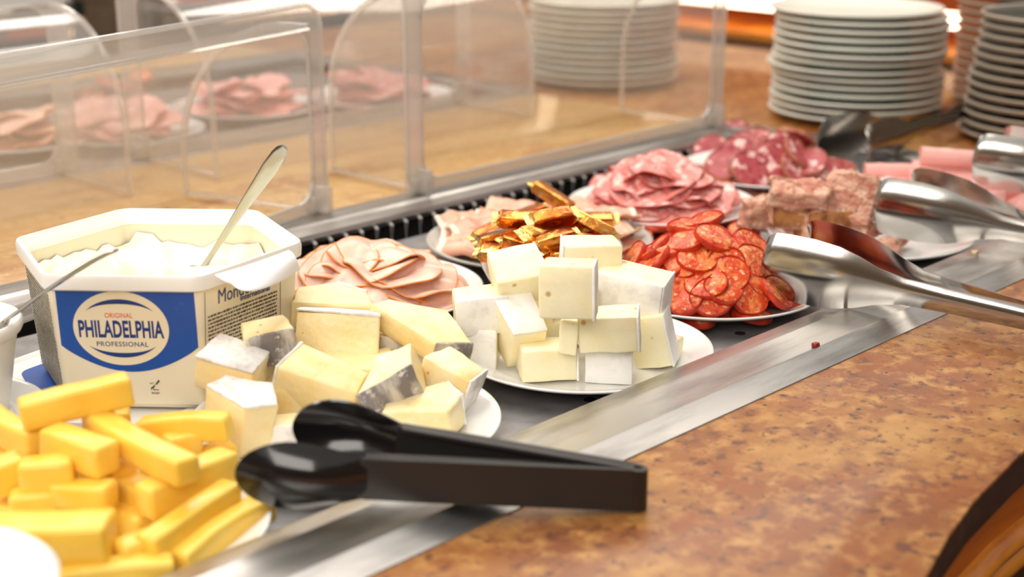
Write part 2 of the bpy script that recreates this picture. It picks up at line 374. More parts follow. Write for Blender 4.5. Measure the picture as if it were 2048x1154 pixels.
# ================================================================== CLEAR ROLL-TOP COVERS
def rrect(x0, x1, z0, z1, r, n=8):
    P = []
    for cx, cz, a in ((x1-r, z1-r, 0), (x0+r, z1-r, pi/2), (x0+r, z0+r, pi), (x1-r, z0+r, 3*pi/2)):
        for k in range(n+1): P.append((cx+r*cos(a+pi/2*k/n), cz+r*sin(a+pi/2*k/n)))
    return P
def cover(L, H, D, M, label):
    root = put('roll_top_cover', None, None, M); tag(root, label, 'food cover', 'clear covers tipped open behind the cold cuts')
    fl = .026; t = .004
    outer = rrect(0, L, 0, H, .03); inner = rrect(fl, L-fl, fl*.6, H-fl, .03)
    n = len(outer)
    rings = [[(x, 0, z) for x, z in outer], [(x, t, z) for x, z in outer], [(x, t, z) for x, z in inner], [(x, 0, z) for x, z in inner]]
    V, Fc = loft(rings, True, False, False)
    Fc += [(j, (j+1) % n, 3*n+(j+1) % n, 3*n+j) for j in range(n)]
    for pts_, r_ in ((outer, .0032), (inner, .0026)):
        put('flange_lip', mesh(tube([(x, t/2, z) for x, z in pts_]+[(pts_[0][0], t/2, pts_[0][1])], r_, 8), 'acrylic_edge'), root)
    put('flange', mesh((V, Fc), 'acrylic_edge', True, angle=50), root)
    # end panels: quarter round, with a thicker rib along their curved edge
    R = D*.86
    prof = [(0, H-fl)]+[(D-R+R*sin(a), H-fl-R+R*cos(a)) for a in [pi/2*k/14 for k in range(15)]]+[(D, .0), (0, .0)]
    if H-fl-R < .02: prof = [(d, max(z, .0)) for d, z in prof]
    for x in (fl-.002, L-fl-.001):
        r0 = [(x, d, z) for d, z in prof]; r1 = [(x+.003, d, z) for d, z in prof]
        put('end_panel', mesh(loft([r0, r1]), 'acrylic', True, angle=30), root)
        e = [(x+.0015, d, z) for d, z in prof[:-1]]
        put('end_rib', mesh(tube(e, .0045, 8), 'acrylic_edge'), root)
        put('foot_rib', mesh(box(.009, D, .005, .002, c=(x+.0015, D/2, .003)), 'acrylic_edge'), root)
    rr = [[(x, d, z) for d, z in prof[:-1]]+[(x, d-.003, z-.003 if i < 15 else z) for i, (d, z) in reversed(list(enumerate(prof[:-1])))] for x in (fl, L-fl)]
    put('roll_sheet', mesh(loft(rr), 'acrylic', True, angle=30), root)
    for x in (.02, L-.02):
        put('hinge_foot', mesh(merge(box(.03, .022, .02, .004, c=(x, .004, .012)), box(.012, .03, .034, .003, c=(x, -.004, .017))), 'acrylic_edge'), root)
    return root
cover(.655, .275, .18, T(1.229, 1.362, .004), 'clear acrylic roll-top cover standing open beside the white plate stack')
cover(.62, .248, .20, Matrix.Translation((1.118, 1.385, .004)) @ Matrix.Rotation(radians(15), 4, 'Z') @ T(-.62, 0, 0), 'clear acrylic roll-top cover standing open behind the cream cheese tub')

cover(.60, .250, .17, Matrix.Translation((1.02, 1.795, .004)) @ Matrix.Rotation(pi, 4, 'Z'), 'clear acrylic cover of the far well, behind the tub-side cover')
cover(.66, .262, .17, Matrix.Translation((1.76, 1.795, .004)) @ Matrix.Rotation(pi, 4, 'Z'), 'clear acrylic cover of the far well, in front of the plate stack it hides')

# ================================================================== PLATES
def plate_prof(R, h=.022, well=.66):
    return [(0, .003), (R*.5, .003), (R*.52, 0), (R*.56, 0), (R*.58, .003), (R*.72, .0075), (R*.97, h-.0035), (R*.993, h-.002), (R, h-.0008), (R*.997, h), (R*.982, h+.0002),
            (R*.95, h-.0018), (R*.75, .0105), (R*well, .0075), (R*.6, .0062), (0, .006)]
PM = {}
def plate(c, R, label, m='china', group='white plates of food in the cold well', z=ZT, name='plate', rim=None):
    k = (R, m)
    if k not in PM: PM[k] = mesh(lathe(plate_prof(R), 96), m, True, angle=60)
    return spawn(name, label, 'plate', T(c[0], c[1], z), [('body', PM[k])], group)
P_BRIE = (.967, .842); P_SOFT = (.709, .866); P_TURK = (.952, 1.12); P_CHOR = (1.202, .876); P_TERR = (1.499, .867); P_HAM = (1.747, .882)
P_PROS = (1.200, 1.112); P_SAL = (1.446, 1.13); P_DRY = (1.700, 1.148); P_GOU = (.462, .845)
plate(P_BRIE, .118, 'white china plate under the pile of brie cubes')
plate(P_SOFT, .124, 'white china plate under the ash-rind soft cheese wedges')
plate(P_TURK, .118, 'white china plate under pale sliced turkey ham')
plate(P_CHOR, .118, 'white china plate under the red chorizo slices')
plate(P_TERR, .118, 'white china plate under chunks of roast pork')
plate(P_HAM, .118, 'white china plate under pink ham rolls')
plate(P_SAL, .118, 'white china plate under large pink salami slices')
plate(P_DRY, .122, 'white china plate under dark dry sausage slices')
plate(P_GOU, .125, 'white china plate under yellow cheese sticks')
FZ = ZT+.0064       # inner floor of a plate
# stoneware plate with a greige rim
pr = plate_prof(.128, .026)
o = spawn('plate', 'greige stoneware plate with raised rim holding cured ham', 'plate', T(*P_PROS, ZT), [('body', mesh(lathe(pr, 96), 'stoneware', angle=60)),
    ('rim', mesh(lathe([(.1215, .0238), (.1275, .0262), (.1287, .0250), (.1278, .0232), (.121, .0215)], 96), 'stoneware_rim', angle=60))])
# glass bowl
GB = (1.075, .984)
bp = [(0, .004), (.032, .004), (.034, 0), (.038, 0), (.040, .004), (.055, .022), (.067, .046), (.0725, .066), (.0745, .0675), (.0735, .069), (.071, .0685), (.064, .046), (.052, .024), (.036, .009), (0, .007)]
spawn('bowl', 'small grey glass bowl of gold-wrapped portions', 'bowl', T(GB[0], GB[1], ZT), [('body', mesh(lathe(bp, 72), 'stoneware', angle=60)), ('rim', mesh(lathe([(.0708, .0688), (.0735, .0695), (.0752, .0678), (.0735, .0655)], 72), 'stoneware_rim'))])
# white bowl at the near corner
spawn('bowl', 'plain white bowl on the steel strip beside the yellow cheese', 'bowl', T(.294, .735, .0085), [('body', mesh(lathe([(0, .003), (.036, .003), (.038, 0), (.044, 0), (.046, .004), (.07, .028), (.079, .0475), (.080, .049), (.0785, .050), (.0765, .0485), (.066, .03), (.04, .009), (0, .007)], 72), 'china', angle=60))])

# ------------------------------------------------------------------ plate stacks
def stack(c, R, nP, dz, me_parts, lab, labtop, group, z=0., jit=.004, drift=(0, 0)):
    for i in range(nP):
        a = random.uniform(0, 2*pi); j = random.uniform(0, jit)
        M = T(c[0]+j*cos(a)+drift[0]*i, c[1]+j*sin(a)+drift[1]*i, z+i*dz) @ Matrix.Rotation(a, 4, 'Z')
        od = ['topmost', 'second', 'third', 'fourth', 'fifth', 'sixth', 'seventh', 'eighth', 'ninth', 'tenth', 'eleventh', 'twelfth', 'thirteenth', 'fourteenth', 'fifteenth', 'sixteenth', 'lowest'][min(nP-1-i, 16)]
        if i == 0: od = 'lowest'
        spawn('dinner_plate', labtop if i == nP-1 else labtop.replace('topmost', od if i == 0 else od+' from top,'), 'plate', M, me_parts, group)
wp = [(0, .003), (.07, .003), (.072, 0), (.080, 0), (.083, .004), (.105, .0085), (.131, .0135), (.1345, .0155), (.136, .0175), (.1353, .0192), (.133, .0195), (.128, .0178), (.104, .0125), (.09, .0085), (0, .0075)]
wme = mesh(lathe(wp, 80), 'china_green', angle=70)
stack((2.100, 1.258), .136, 14, .0122, [('body', wme)], 'white dinner plate in the stack beside the clear cover', 'topmost white dinner plate of the stack beside the clear cover', 'white dinner plates stacked on the counter', jit=.010)
gp = [(0, .003), (.06, .003), (.062, 0), (.072, 0), (.075, .004), (.11, .007), (.124, .0105), (.128, .0145), (.1285, .0155), (.126, .0165), (.122, .0135), (.10, .0095), (0, .008)]
gparts = [('body', mesh(lathe(gp, 72), 'china_grey', angle=70)), ('rim', mesh(lathe([(.1235, .0148), (.1265, .0170), (.1292, .0155), (.1282, .0130), (.1235, .0100)], 72), 'china_grey_rim', angle=70)),
          ('glaze', mesh(lathe([(0, .0081), (.100, .0097), (.1215, .0137), (.1235, .0150), (.1225, .0153), (.1, .0105), (0, .009)], 72), 'china_dark', angle=70))]
g1 = W(1918, 278, 0)+RT*.130
stack((g1.x, g1.y), .13, 13, .0142, gparts, 'dark grey plate with beige rim in the stack beside the ham rolls', 'topmost dark grey plate of the stack beside the ham rolls', 'grey plates stacked beside the ham rolls', jit=.003, drift=(.0013, -.0013))
g2 = W(1903, 205, 0)+RT*.130
stack((g2.x, g2.y), .13, 17, .0142, gparts, 'dark grey plate with beige rim in the stack behind the other grey stack', 'topmost dark grey plate of the stack behind the other grey stack', 'grey plates stacked at the back of the counter', jit=.003)
w2 = W(1205, 165, 0)
stack((w2.x, w2.y), .136, 12, .0122, [('body', wme)], 'white plate in the stack seen through the clear cover', 'topmost white plate of the stack seen through the clear cover', 'white plates stacked behind the clear cover', jit=.004)

# ================================================================== BRIE
def cheese(poly, h, rinds, paste, rind, seed, amp=.0006, bev=.0022, rt=.0016):
    """convex polygon prism; rinds: edge indices, 't' or 'b'"""
    body = mesh(rough_up(prism(poly, 0, h), bev, 2, amp, 90, seed), paste, True, angle=50)
    n = len(poly); cx = sum(p[0] for p in poly)/n; cy = sum(p[1] for p in poly)/n
    parts = [('paste', body)]
    for r in rinds:
        if r in ('t', 'b'):
            z0, z1 = (h-.0006, h+rt) if r == 't' else (-rt, .0006)
            pp = [(cx+(x-cx)*1.004, cy+(y-cy)*1.004) for x, y in poly]
            vf = prism(pp, z0, z1)
        else:
            a = Vector(poly[r]); b = Vector(poly[(r+1) % n]); d = (b-a).normalized(); nn = Vector((d.y, -d.x))
            if nn.dot(Vector((cx, cy))-a) > 0: nn = -nn
            q = [a-nn*.0006, b-nn*.0006, b+nn*rt, a+nn*rt]
            vf = prism([(v.x, v.y) for v in q], -.0004, h+.0004)
        parts.append(('rind', mesh(rough_up(vf, .0007, 2, amp*.7, 110, seed+5, 1), rind, True, angle=50)))
    return parts
def jit(poly, seed, a):
    r = random.Random(seed); return [(x+r.uniform(-a, a), y+r.uniform(-a, a)) for x, y in poly]
def rect(w_, d_, s=0.): return [(-w_/2, -d_/2), (w_/2, -d_/2), (w_/2-s, d_/2), (-w_/2+s, d_/2)]
def cheese_at(name, label, cat, x, y, zc, h, rot, parts, group):
    """x,y: pixel of the centre; zc: height of the centre over the plate floor"""
    p = W(x, y, FZ+zc)
    M = pose(p, *rot) @ T(0, 0, -h/2)
    return spawn(name, label, cat, M, parts, group)
G_B = 'brie cubes on the plate'
# (label, px, py, zc, width, depth, height, rot(x,y,z), rinds) ; edges: 0 front 1 right 2 back 3 left
BR = [
 ('brie cube with a rind side facing out, low on the left of the pile', 960, 686, .020, .036, .034, .036, (0, 0, -8), [0]),
 ('brie cube with ridged white side, upper left of the pile behind the tall wedge', 957, 619, .052, .044, .034, .034, (4, -3, 14), [0]),
 ('tall brie wedge standing on end with white rind on its upper end', 1034, 660, .036, .036, .046, .050, (34, -10, 28), ['t']),
 ('brie block lying in front with two pits in its cut face, rind at right', 1096, 718, .017, .048, .036, .030, (0, 0, 8), [1]),
 ('brie block showing a flat white rind face, beside the pitted block in front', 1224, 718, .017, .040, .030, .032, (0, 0, -10), [0]),
 ('brie block lying across the front row, grey-white rind on its right end', 1216, 659, .050, .050, .034, .032, (2, -4, -8), [1]),
 ('small brie piece leaning beside the block that lies across the front row', 1140, 664, .046, .018, .034, .032, (0, 4, -10), []),
 ('narrow brie wedge standing at the right side of the pile', 1309, 674, .026, .034, .032, .048, (0, -14, -22), [1]),
 ('small brie offcut lying on the rim side of the plate', 1345, 694, .011, .022, .020, .020, (0, 0, -30), [0]),
 ('brie piece half hidden in the middle of the pile', 1100, 668, .022, .036, .034, .032, (0, 0, 20), []),
 ('yellow brie piece tucked under the upper right block', 1236, 618, .042, .052, .036, .032, (0, 0, 6), []),
 ('wide brie block with a long white side, upper right of the pile', 1268, 577, .066, .060, .040, .034, (4, 7, -24), [0, 1]),
 ('brie block tipped forward on the upper left of the pile', 1037, 552, .080, .046, .042, .036, (28, -12, 16), [1]),
 ('brie cube at the very top front with its square cut face forward', 1140, 577, .094, .044, .036, .046, (-4, -2, -14), [1]),
 ('brie cube at the back top with white rind on its left', 1180, 518, .088, .052, .036, .036, (3, 2, 8), [3]),
 ('brie piece in the back of the pile under the top cubes', 1150, 600, .050, .050, .044, .040, (0, 0, -15), [2]),
 ('brie piece in the back left of the pile under the tipped block', 1050, 610, .050, .044, .040, .036, (0, 0, 12), [2]),
]
for i, (lb, x, y, zc, w_, d_, h_, rot, rd) in enumerate(BR):
    s = .004 if i in (7,) else .001
    cheese_at('brie_cube', lb, 'cheese', x, y, zc, h_, rot, cheese(jit(rect(w_, d_, s), i, .0026), h_, rd, 'brie', 'brie_rind', i, amp=.0011), G_B)

# ================================================================== SOFT CHEESE WEDGES
G_S = 'soft cheese wedges on the plate'
SO = [
 # label, px,py,zc, poly, h, rot, rinds, rind material
 ('long cream-coloured cheese slab at the back of the plate near the turkey', 664, 620, .062, [(-.036, -.012), (.034, -.016), (.030, .008), (.004, .022), (-.030, .014)], .030, (14, 4, 8), [2], 'white_rind'),
 ('thick cheese block with smooth straight cut face in the middle of the pile', 678, 679, .048, [(-.036, -.014), (.036, -.014), (.030, .016), (-.032, .016)], .046, (-14, 3, -4), ['t'], 'white_rind'),
 ('broad triangular cheese wedge with a grey ash rind at its wide end', 836, 664, .056, [(-.045, .010), (.018, -.026), (.048, -.014), (.020, .024), (-.03, .022)], .024, (16, 12, -8), [1], 'ash_rind'),
 ('small cheese piece with grey-streaked rind leaning against the tub', 537, 682, .066, [(-.020, -.014), (.020, -.014), (.018, .016), (-.018, .016)], .028, (8, -8, 20), [0], 'ash_rind'),
 ('cheese piece with white mouldy top lying beside the tub label', 465, 738, .052, [(-.026, -.016), (.022, -.020), (.026, .012), (-.018, .020)], .030, (14, 12, -10), ['t'], 'white_rind'),
 ('big cheese wedge with white rind top at the near left of the plate', 480, 834, .030, [(-.028, -.002), (.008, -.026), (.030, -.010), (.018, .020), (-.018, .016)], .044, (6, 10, -6), ['t'], 'white_rind'),
 ('cheese wedge with a raised ridge and crumbly hole, leaning in the front', 640, 764, .036, [(-.034, -.016), (.032, -.020), (.036, .006), (-.022, .018)], .040, (24, 18, -10), [3], 'white_rind'),
 ('cheese wedge with bold grey and white striped rind above the tongs', 784, 774, .036, [(-.032, -.012), (.018, -.016), (.032, .010), (.004, .020)], .040, (6, -24, 30), [0], 'ash_rind'),
 ('flat tan cheese wedge resting low at the front right of the plate', 850, 828, .018, [(-.034, -.010), (.016, -.026), (.030, -.004), (.022, .022), (-.022, .020)], .028, (8, -6, 10), [2], 'white_rind'),
 ('cheese wedge with a dark rind line at the right edge of the plate', 897, 766, .028, [(-.026, -.010), (.018, -.018), (.024, .010), (-.012, .022)], .040, (6, 20, -14), [1], 'white_rind'),
 ('cheese piece buried in the centre of the pile', 712, 752, .026, [(-.032, -.018), (.030, -.018), (.032, .02), (-.03, .02)], .030, (6, 0, 12), [], 'white_rind'),
 ('cheese piece with speckled grey side hidden behind the striped wedge', 800, 706, .030, [(-.026, -.014), (.026, -.014), (.022, .018), (-.022, .018)], .036, (0, 6, -12), [0], 'ash_rind'),
 ('cheese offcut lying low between the ridge wedge and the white-topped one', 560, 800, .020, [(-.022, -.018), (.02, -.014), (.022, .016), (-.016, .02)], .030, (0, 8, 24), [], 'white_rind'),
 ('cheese offcut in shadow under the grey-streaked piece', 538, 742, .026, [(-.026, -.016), (.024, -.014), (.022, .018), (-.02, .018)], .034, (4, 0, -14), [], 'white_rind'),
 ('small cheese end with pale rind behind the black tongs', 578, 868, .014, [(-.016, -.012), (.018, -.012), (.016, .014), (-.014, .014)], .024, (0, 0, 12), [0], 'white_rind'),
 ('cheese piece at the back of the pile under the long slab', 660, 690, .026, [(-.034, -.018), (.034, -.018), (.034, .02), (-.03, .02)], .040, (0, 0, 6), [2], 'white_rind'),
]
for i, (lb, x, y, zc, poly, h_, rot, rd, rm) in enumerate(SO):
    cheese_at('cheese_wedge', lb, 'cheese', x, y, zc, h_, rot, cheese(poly, h_, rd, 'soft_cheese', rm, 40+i, amp=.0019, bev=.002, rt=.0022), G_S)
f = rough_up(box(.026, .018, .0006), 0, 3, .003, 60, 3)
spawn('foil_scrap', 'small scrap of silver wrapper between the cheese wedges', 'foil', pose(W(568, 716, FZ+.045), 30, 12, -30), [('sheet', mesh(f, 'steel_polished'))])

# ================================================================== YELLOW CHEESE STICKS
G_Y = 'yellow cheese sticks on the plate'
def stick(x0, y0, x1, y1, z0, z1, wd, ht, label, seed, roll=0):
    a = W(x0, y0, FZ+z0); b = W(x1, y1, FZ+z1); d = b-a; Ln = d.length
    X = d.normalized(); Yv = Vector((0, 0, 1)).cross(X).normalized(); Zv = X.cross(Yv)
    M = Matrix(((X.x, Yv.x, Zv.x, 0), (X.y, Yv.y, Zv.y, 0), (X.z, Yv.z, Zv.z, 0), (0, 0, 0, 1)))
    M = Matrix.Translation((a+b)/2) @ M @ Matrix.Rotation(radians(roll), 4, 'X')
    vf = rough_up(box(Ln, wd, ht), .0032, 2, .0010, 45, seed, 2)
    k = random.uniform(-2.0, 2.0)
    vf = ([Vector((v.x, v.y+k*v.x*v.x, v.z+.6*k*v.x*v.x)) for v in vf[0]], vf[1])
    spawn('cheese_stick', label, 'cheese', M, [('stick', mesh(vf, 'gouda', True, angle=50))], G_Y)
YL = 'yellow cheese stick in the heap on the plate'
for i, a in enumerate([
 (40, 830, 262, 776, .074, .082, .020, .022, 'long yellow cheese stick lying on top of the heap, pointing at the tub label'),
 (100, 880, 218, 922, .058, .056, .022, .024, 'thick short yellow cheese stick under the long top one'),
 (180, 842, 372, 950, .060, .056, .020, .020, 'long yellow cheese stick slanting down across the heap'),
 (282, 858, 462, 848, .036, .044, .018, .020, 'yellow cheese stick lying against the white-topped cheese wedge'),
 (-40, 830, 70, 895, .050, .050, .018, .022, 'yellow cheese stick sloping down beside the long top stick'), (-30, 965, 50, 935, .040, .044, .022, .024, YL), (40, 955, 150, 945, .045, .046, .022, .024, 'square-ended yellow cheese stick below the thick short one'),
 (112, 985, 225, 992, .034, .036, .020, .018, 'yellow cheese stick lying flat above the broad slab'), (285, 1005, 462, 925, .034, .036, .020, .024, 'blunt-ended yellow cheese stick reaching towards the black tongs'),
 (290, 1105, 465, 985, .020, .026, .018, .022, 'yellow cheese stick lying along the rim, next to the plate edge one'), (350, 1125, 530, 1005, .010, .016, .018, .020, 'yellow cheese stick lowest along the plate edge under the tongs head'),
 (-40, 1085, 225, 1080, .028, .030, .034, .030, 'broad flat yellow cheese slab beside the white bowl'), (235, 1115, 330, 1080, .018, .018, .020, .020, 'short yellow cheese stick wedged between broad slab and rim sticks'), (120, 1160, 350, 1135, .012, .012, .02, .02, 'long yellow cheese stick lying on the plate in front of the broad slab'),
 (330, 895, 400, 880, .030, .030, .018, .018, 'short yellow cheese stick between the slanting stick and the wedge-side stick'), (400, 920, 470, 905, .016, .016, .018, .018, 'short yellow cheese stick low beside the soft cheese plate'), (225, 965, 340, 1020, .024, .022, .022, .022, 'yellow cheese stick under the end of the slanting stick'),
 (200, 845, 262, 838, .040, .040, .018, .018, YL), (-20, 900, 60, 960, .026, .026, .022, .022, YL), (60, 1020, 230, 1040, .014, .014, .024, .024, YL), (120, 900, 260, 960, .032, .030, .024, .024, YL), (300, 930, 420, 970, .012, .012, .022, .022, YL),
 (20, 1010, 120, 1000, .028, .028, .022, .020, YL), (-30, 1020, 60, 1035, .012, .012, .022, .022, YL), (180, 1010, 300, 1060, .010, .010, .022, .022, YL), (140, 930, 250, 900, .012, .012, .022, .022, YL), (300, 1010, 400, 960, .010, .012, .022, .022, YL)]):
    stick(*a[:8], a[8], 100+i)

# ================================================================== SLICED MEATS
def slice_vf(r, th, wav, seed, irr=.05, nr=5, na=26, wsc=30., cup=0.):
    off = Vector((seed*2.3, seed*1.1, 0)); top = []; bot = []
    def P(i, k):
        a = 2*pi*k/na; rr = r*i/nr*(1+irr*noise.noise(Vector((cos(a), sin(a), seed*1.7))))
        x, y = rr*cos(a), rr*sin(a); z = wav*noise.noise(Vector((x, y, 0))*wsc+off)+cup*(i/nr)**2
        return x, y, z
    V = []; Fc = []
    for side in (1, -1):
        b = len(V); x, y, z = P(0, 0); V.append((x, y, z+side*th/2))
        for i in range(1, nr+1):
            for k in range(na):
                x, y, z = P(i, k); V.append((x, y, z+side*th/2*(1 if i < nr else .55)))
        for k in range(na): Fc.append((b, b+1+k, b+1+(k+1) % na))
        for i in range(1, nr):
            for k in range(na):
                p = b+1+(i-1)*na; q = b+1+i*na; Fc.append((p+k, q+k, q+(k+1) % na, p+(k+1) % na))
    n1 = 1+nr*na; e0 = 1+(nr-1)*na
    for k in range(na): Fc.append((e0+k, e0+(k+1) % na, n1+e0+(k+1) % na, n1+e0+k))
    # casing: a band round the edge
    rings = []
    for k in range(na):
        x, y, z = P(nr, k); u = Vector((x, y, 0)).normalized(); c = Vector((x, y, z))
        rings.append([c+u*.0003+Vector((0, 0, th*.52)), c+u*.0010+Vector((0, 0, th*.3)), c+u*.0010-Vector((0, 0, th*.3)), c+u*.0003-Vector((0, 0, th*.52)), c-u*.0006-Vector((0, 0, th*.3)), c-u*.0006+Vector((0, 0, th*.3))])
    rings.append(rings[0])
    return (V, Fc), loft(rings, True, False, False)
def slice_parts(cfg, m, me, names=('meat', 'casing')):
    out = []
    for c in cfg:
        a, b = slice_vf(**c); out.append([(names[0], mesh(a, m, True, angle=60)), (names[1], mesh(b, me, True, angle=80))])
    return out
def jn(n, j):
    return (n+Vector((random.uniform(-j, j), random.uniform(-j, j), random.uniform(-j, j)*.3))).normalized()

# chorizo
CH = slice_parts([dict(r=.0195*k, th=.0066, wav=.004, seed=s, irr=.12) for s, k in ((1, 1), (2, .95), (3, 1.04), (4, .98), (5, 1.0))], 'chorizo', 'chorizo_casing')
G_C = 'chorizo slices on the plate'; LC = 'round red chorizo slice in the heap beside the steel tongs'
c_ = (P_CHOR[0]-.006, P_CHOR[1]+.006); Rm, Hm = .108, .074
z0 = FZ+.002
for ring, (f, cnt, rad) in enumerate([(.0, 10, .088), (0, 6, .055), (.38, 9, .060), (.38, 4, .02), (.7, 5, .03)]):
    for k in range(cnt):
        a = 2*pi*k/cnt+ring; p = Vector((c_[0]+rad*cos(a), c_[1]+rad*sin(a), z0+f*Hm*.72+.004))
        spawn('chorizo_slice', LC, 'sausage slice', pose_n(p, jn(Vector((0, 0, 1)), .25), random.random()*6), CH[(k+ring) % 5], G_C)
hand = [(1256, 505, .5, 0), (1275, 484, .4, 0), (1308, 470, .3, .5), (1330, 452, .2, .3), (1352, 443, 0, .2), (1388, 446, -.2, .2), (1412, 452, 0, 0), (1428, 486, 0, 0), (1488, 468, 0, 0), (1500, 497, 0, 0), (1268, 524, .3, .0), (1290, 522, .5, .4), (1312, 526, .5, .4),
        (1325, 548, .2, 0), (1366, 525, 0, -.1), (1345, 498, .2, .2), (1376, 490, .3, .2), (1455, 553, 0, 0), (1452, 532, 0, -.12), (1502, 530, -.2, 0), (1362, 582, 0, -.1), (1372, 600, 0, 0), (1412, 572, 0, 0), (1445, 583, .1, 0), (1420, 600, 0, 0), (1496, 593, 0, -.5), (1545, 592, -.2, 0), (1520, 565, -.2, 0), (1300, 560, .3, 0), (1395, 520, .1, .2), (1530, 545, -.3, 0), (1470, 505, 0, .1), (1440, 445, -.1, .2), (1375, 462, .1, .1), (1310, 500, .3, .3)]
for i, (x, y, sx, sf) in enumerate(hand):
    q, nn = mound(x, y, c_, Rm, Hm, z0)
    nn = (nn*.75+Vector((0, 0, .35))-FH*(.12+sf*-1.0)*.9-RT*sx*.9).normalized()
    q = q+nn*.003
    lb = 'half-round chorizo slice standing at the plate edge under the tongs' if i == 25 else LC
    spawn('chorizo_slice', lb, 'sausage slice', pose_n(q+nn*random.uniform(-.002, .003), jn(nn, .28), random.random()*6), CH[i % 5], G_C)

# salami
SA = slice_parts([dict(r=.053, th=.0016, wav=.011, seed=s, irr=.05, nr=9, na=36, wsc=26) for s in (11, 12, 13, 14)], 'salami', 'salami_edge', ('meat', 'edge'))
SF = slice_parts([dict(r=.052, th=.0016, wav=.026, seed=s, irr=.05, nr=9, na=36, wsc=24) for s in (15, 16)], 'salami', 'salami_edge', ('meat', 'edge'))
G_SA = 'large salami slices on the plate'; LS = 'large thin pink salami slice overlapping on the white plate'
k = 0
for x, y, dz in [(1180, 395, 0), (1225, 365, .003), (1300, 350, .004), (1390, 365, .003), (1440, 392, 0), (1410, 415, 0), (1340, 425, 0), (1260, 420, 0), (1215, 405, .003), (1300, 390, .006), (1370, 395, .008), (1420, 400, .006), (1240, 385, .008), (1320, 365, .012), (1290, 405, .012), (1280, 350, .014), (1350, 372, .017)]:
    q, nn = mound(x, y, P_SAL, .11, .038, FZ+.004)
    q.x += (P_SAL[0]-q.x)*.36; q.y += (P_SAL[1]-q.y)*.36; q.z += .004
    parts = SF[k % 2] if k in (9, 11, 13, 15) else SA[k % 4]
    spawn('salami_slice', LS, 'salami slice', pose_n(q+Vector((0, 0, .004+dz*.4)), jn((nn+Vector((0, 0, .4))).normalized(), .1), random.random()*6), parts, G_SA); k += 1

# dry sausage
DS = slice_parts([dict(r=.027*k, th=.0052, wav=.004, seed=s, irr=.07) for s, k in ((21, 1), (22, .94), (23, 1.04), (24, .9))], 'saucisson', 'saucisson_casing')
G_D = 'dry sausage slices on the plate'; LD = 'dark red dry sausage slice with pale casing in the heap by the spatula tongs'
dc = P_DRY
for ring, (cnt, rad, z_) in enumerate([(9, .078, .004), (5, .042, .006), (7, .055, .020), (4, .025, .034)]):
    for i in range(cnt):
        a = 2*pi*i/cnt+ring*.7
        spawn('sausage_slice', LD, 'sausage slice', pose_n((dc[0]+rad*cos(a), dc[1]+rad*sin(a), FZ+z_), jn(Vector((0, 0, 1)), .25), random.random()*6), DS[i % 4], G_D)
for i, (x, y, sf, sx) in enumerate([(1462, 318, .9, .2), (1478, 300, .7, .2), (1545, 325, 1.0, -.1), (1500, 278, .3, .3), (1460, 268, .1, .1), (1530, 270, .3, 0), (1590, 285, .3, -.3), (1560, 268, 0, 0), (1600, 310, .6, -.5), (1620, 330, .4, -.3), (1650, 335, .2, -.2), (1420, 310, .2, .3), (1405, 300, .1, .2), (1600, 345, .6, 0), (1500, 350, .4, 0), (1440, 335, .3, 0), (1570, 300, .5, -.2), (1510, 300, .8, 0), (1680, 340, .1, 0), (1630, 300, .2, -.4)]):
    q, nn = mound(x, y, dc, .108, .052, FZ+.004)
    q.x += (dc[0]-q.x)*.12; q.y += (dc[1]-q.y)*.12
    nn = (nn*.8-FH*sf*.8-RT*sx+Vector((0, 0, .25))).normalized()
    lb = ('big marbled dry sausage slice facing forward, front left of the heap' if i == 0 else 'big marbled dry sausage slice facing forward, centre of the heap' if i == 2 else LD)
    spawn('sausage_slice', lb, 'sausage slice', pose_n(q+nn*random.uniform(-.004, .009), jn(nn, .12 if i in (0, 2) else .6), random.random()*6), DS[i % 4], G_D)

# turkey ham
TU = slice_parts([dict(r=.048, th=.0018, wav=.015, seed=s, irr=.14, nr=9, na=36, wsc=22) for s in (31, 32, 33, 34)], 'turkey', 'turkey_edge', ('meat', 'edge'))
G_T = 'turkey ham slices on the plate'; LT = 'pale pink turkey ham slice with orange edge, overlapping on the plate'
for i, (x, y, dz) in enumerate([(600, 585, 0), (640, 560, .003), (700, 545, .006), (760, 530, .008), (770, 520, .004), (620, 590, .006), (680, 565, .011), (850, 570, .004), (895, 582, 0), (830, 600, 0), (870, 602, .004), (760, 600, .004), (690, 600, .004), (800, 560, .012), (740, 548, .016), (845, 578, .012)]):
    q, nn = mound(x, y, P_TURK, .11, .036, FZ+.003)
    q.x += (P_TURK[0]-q.x)*.24; q.y += (P_TURK[1]-q.y)*.24; q.z += .003
    spawn('turkey_slice', LT, 'ham slice', pose_n(q+Vector((0, 0, .003+dz*.5)), jn((nn+Vector((0, 0, .7))).normalized(), .10), random.random()*6), TU[i % 4], G_T)

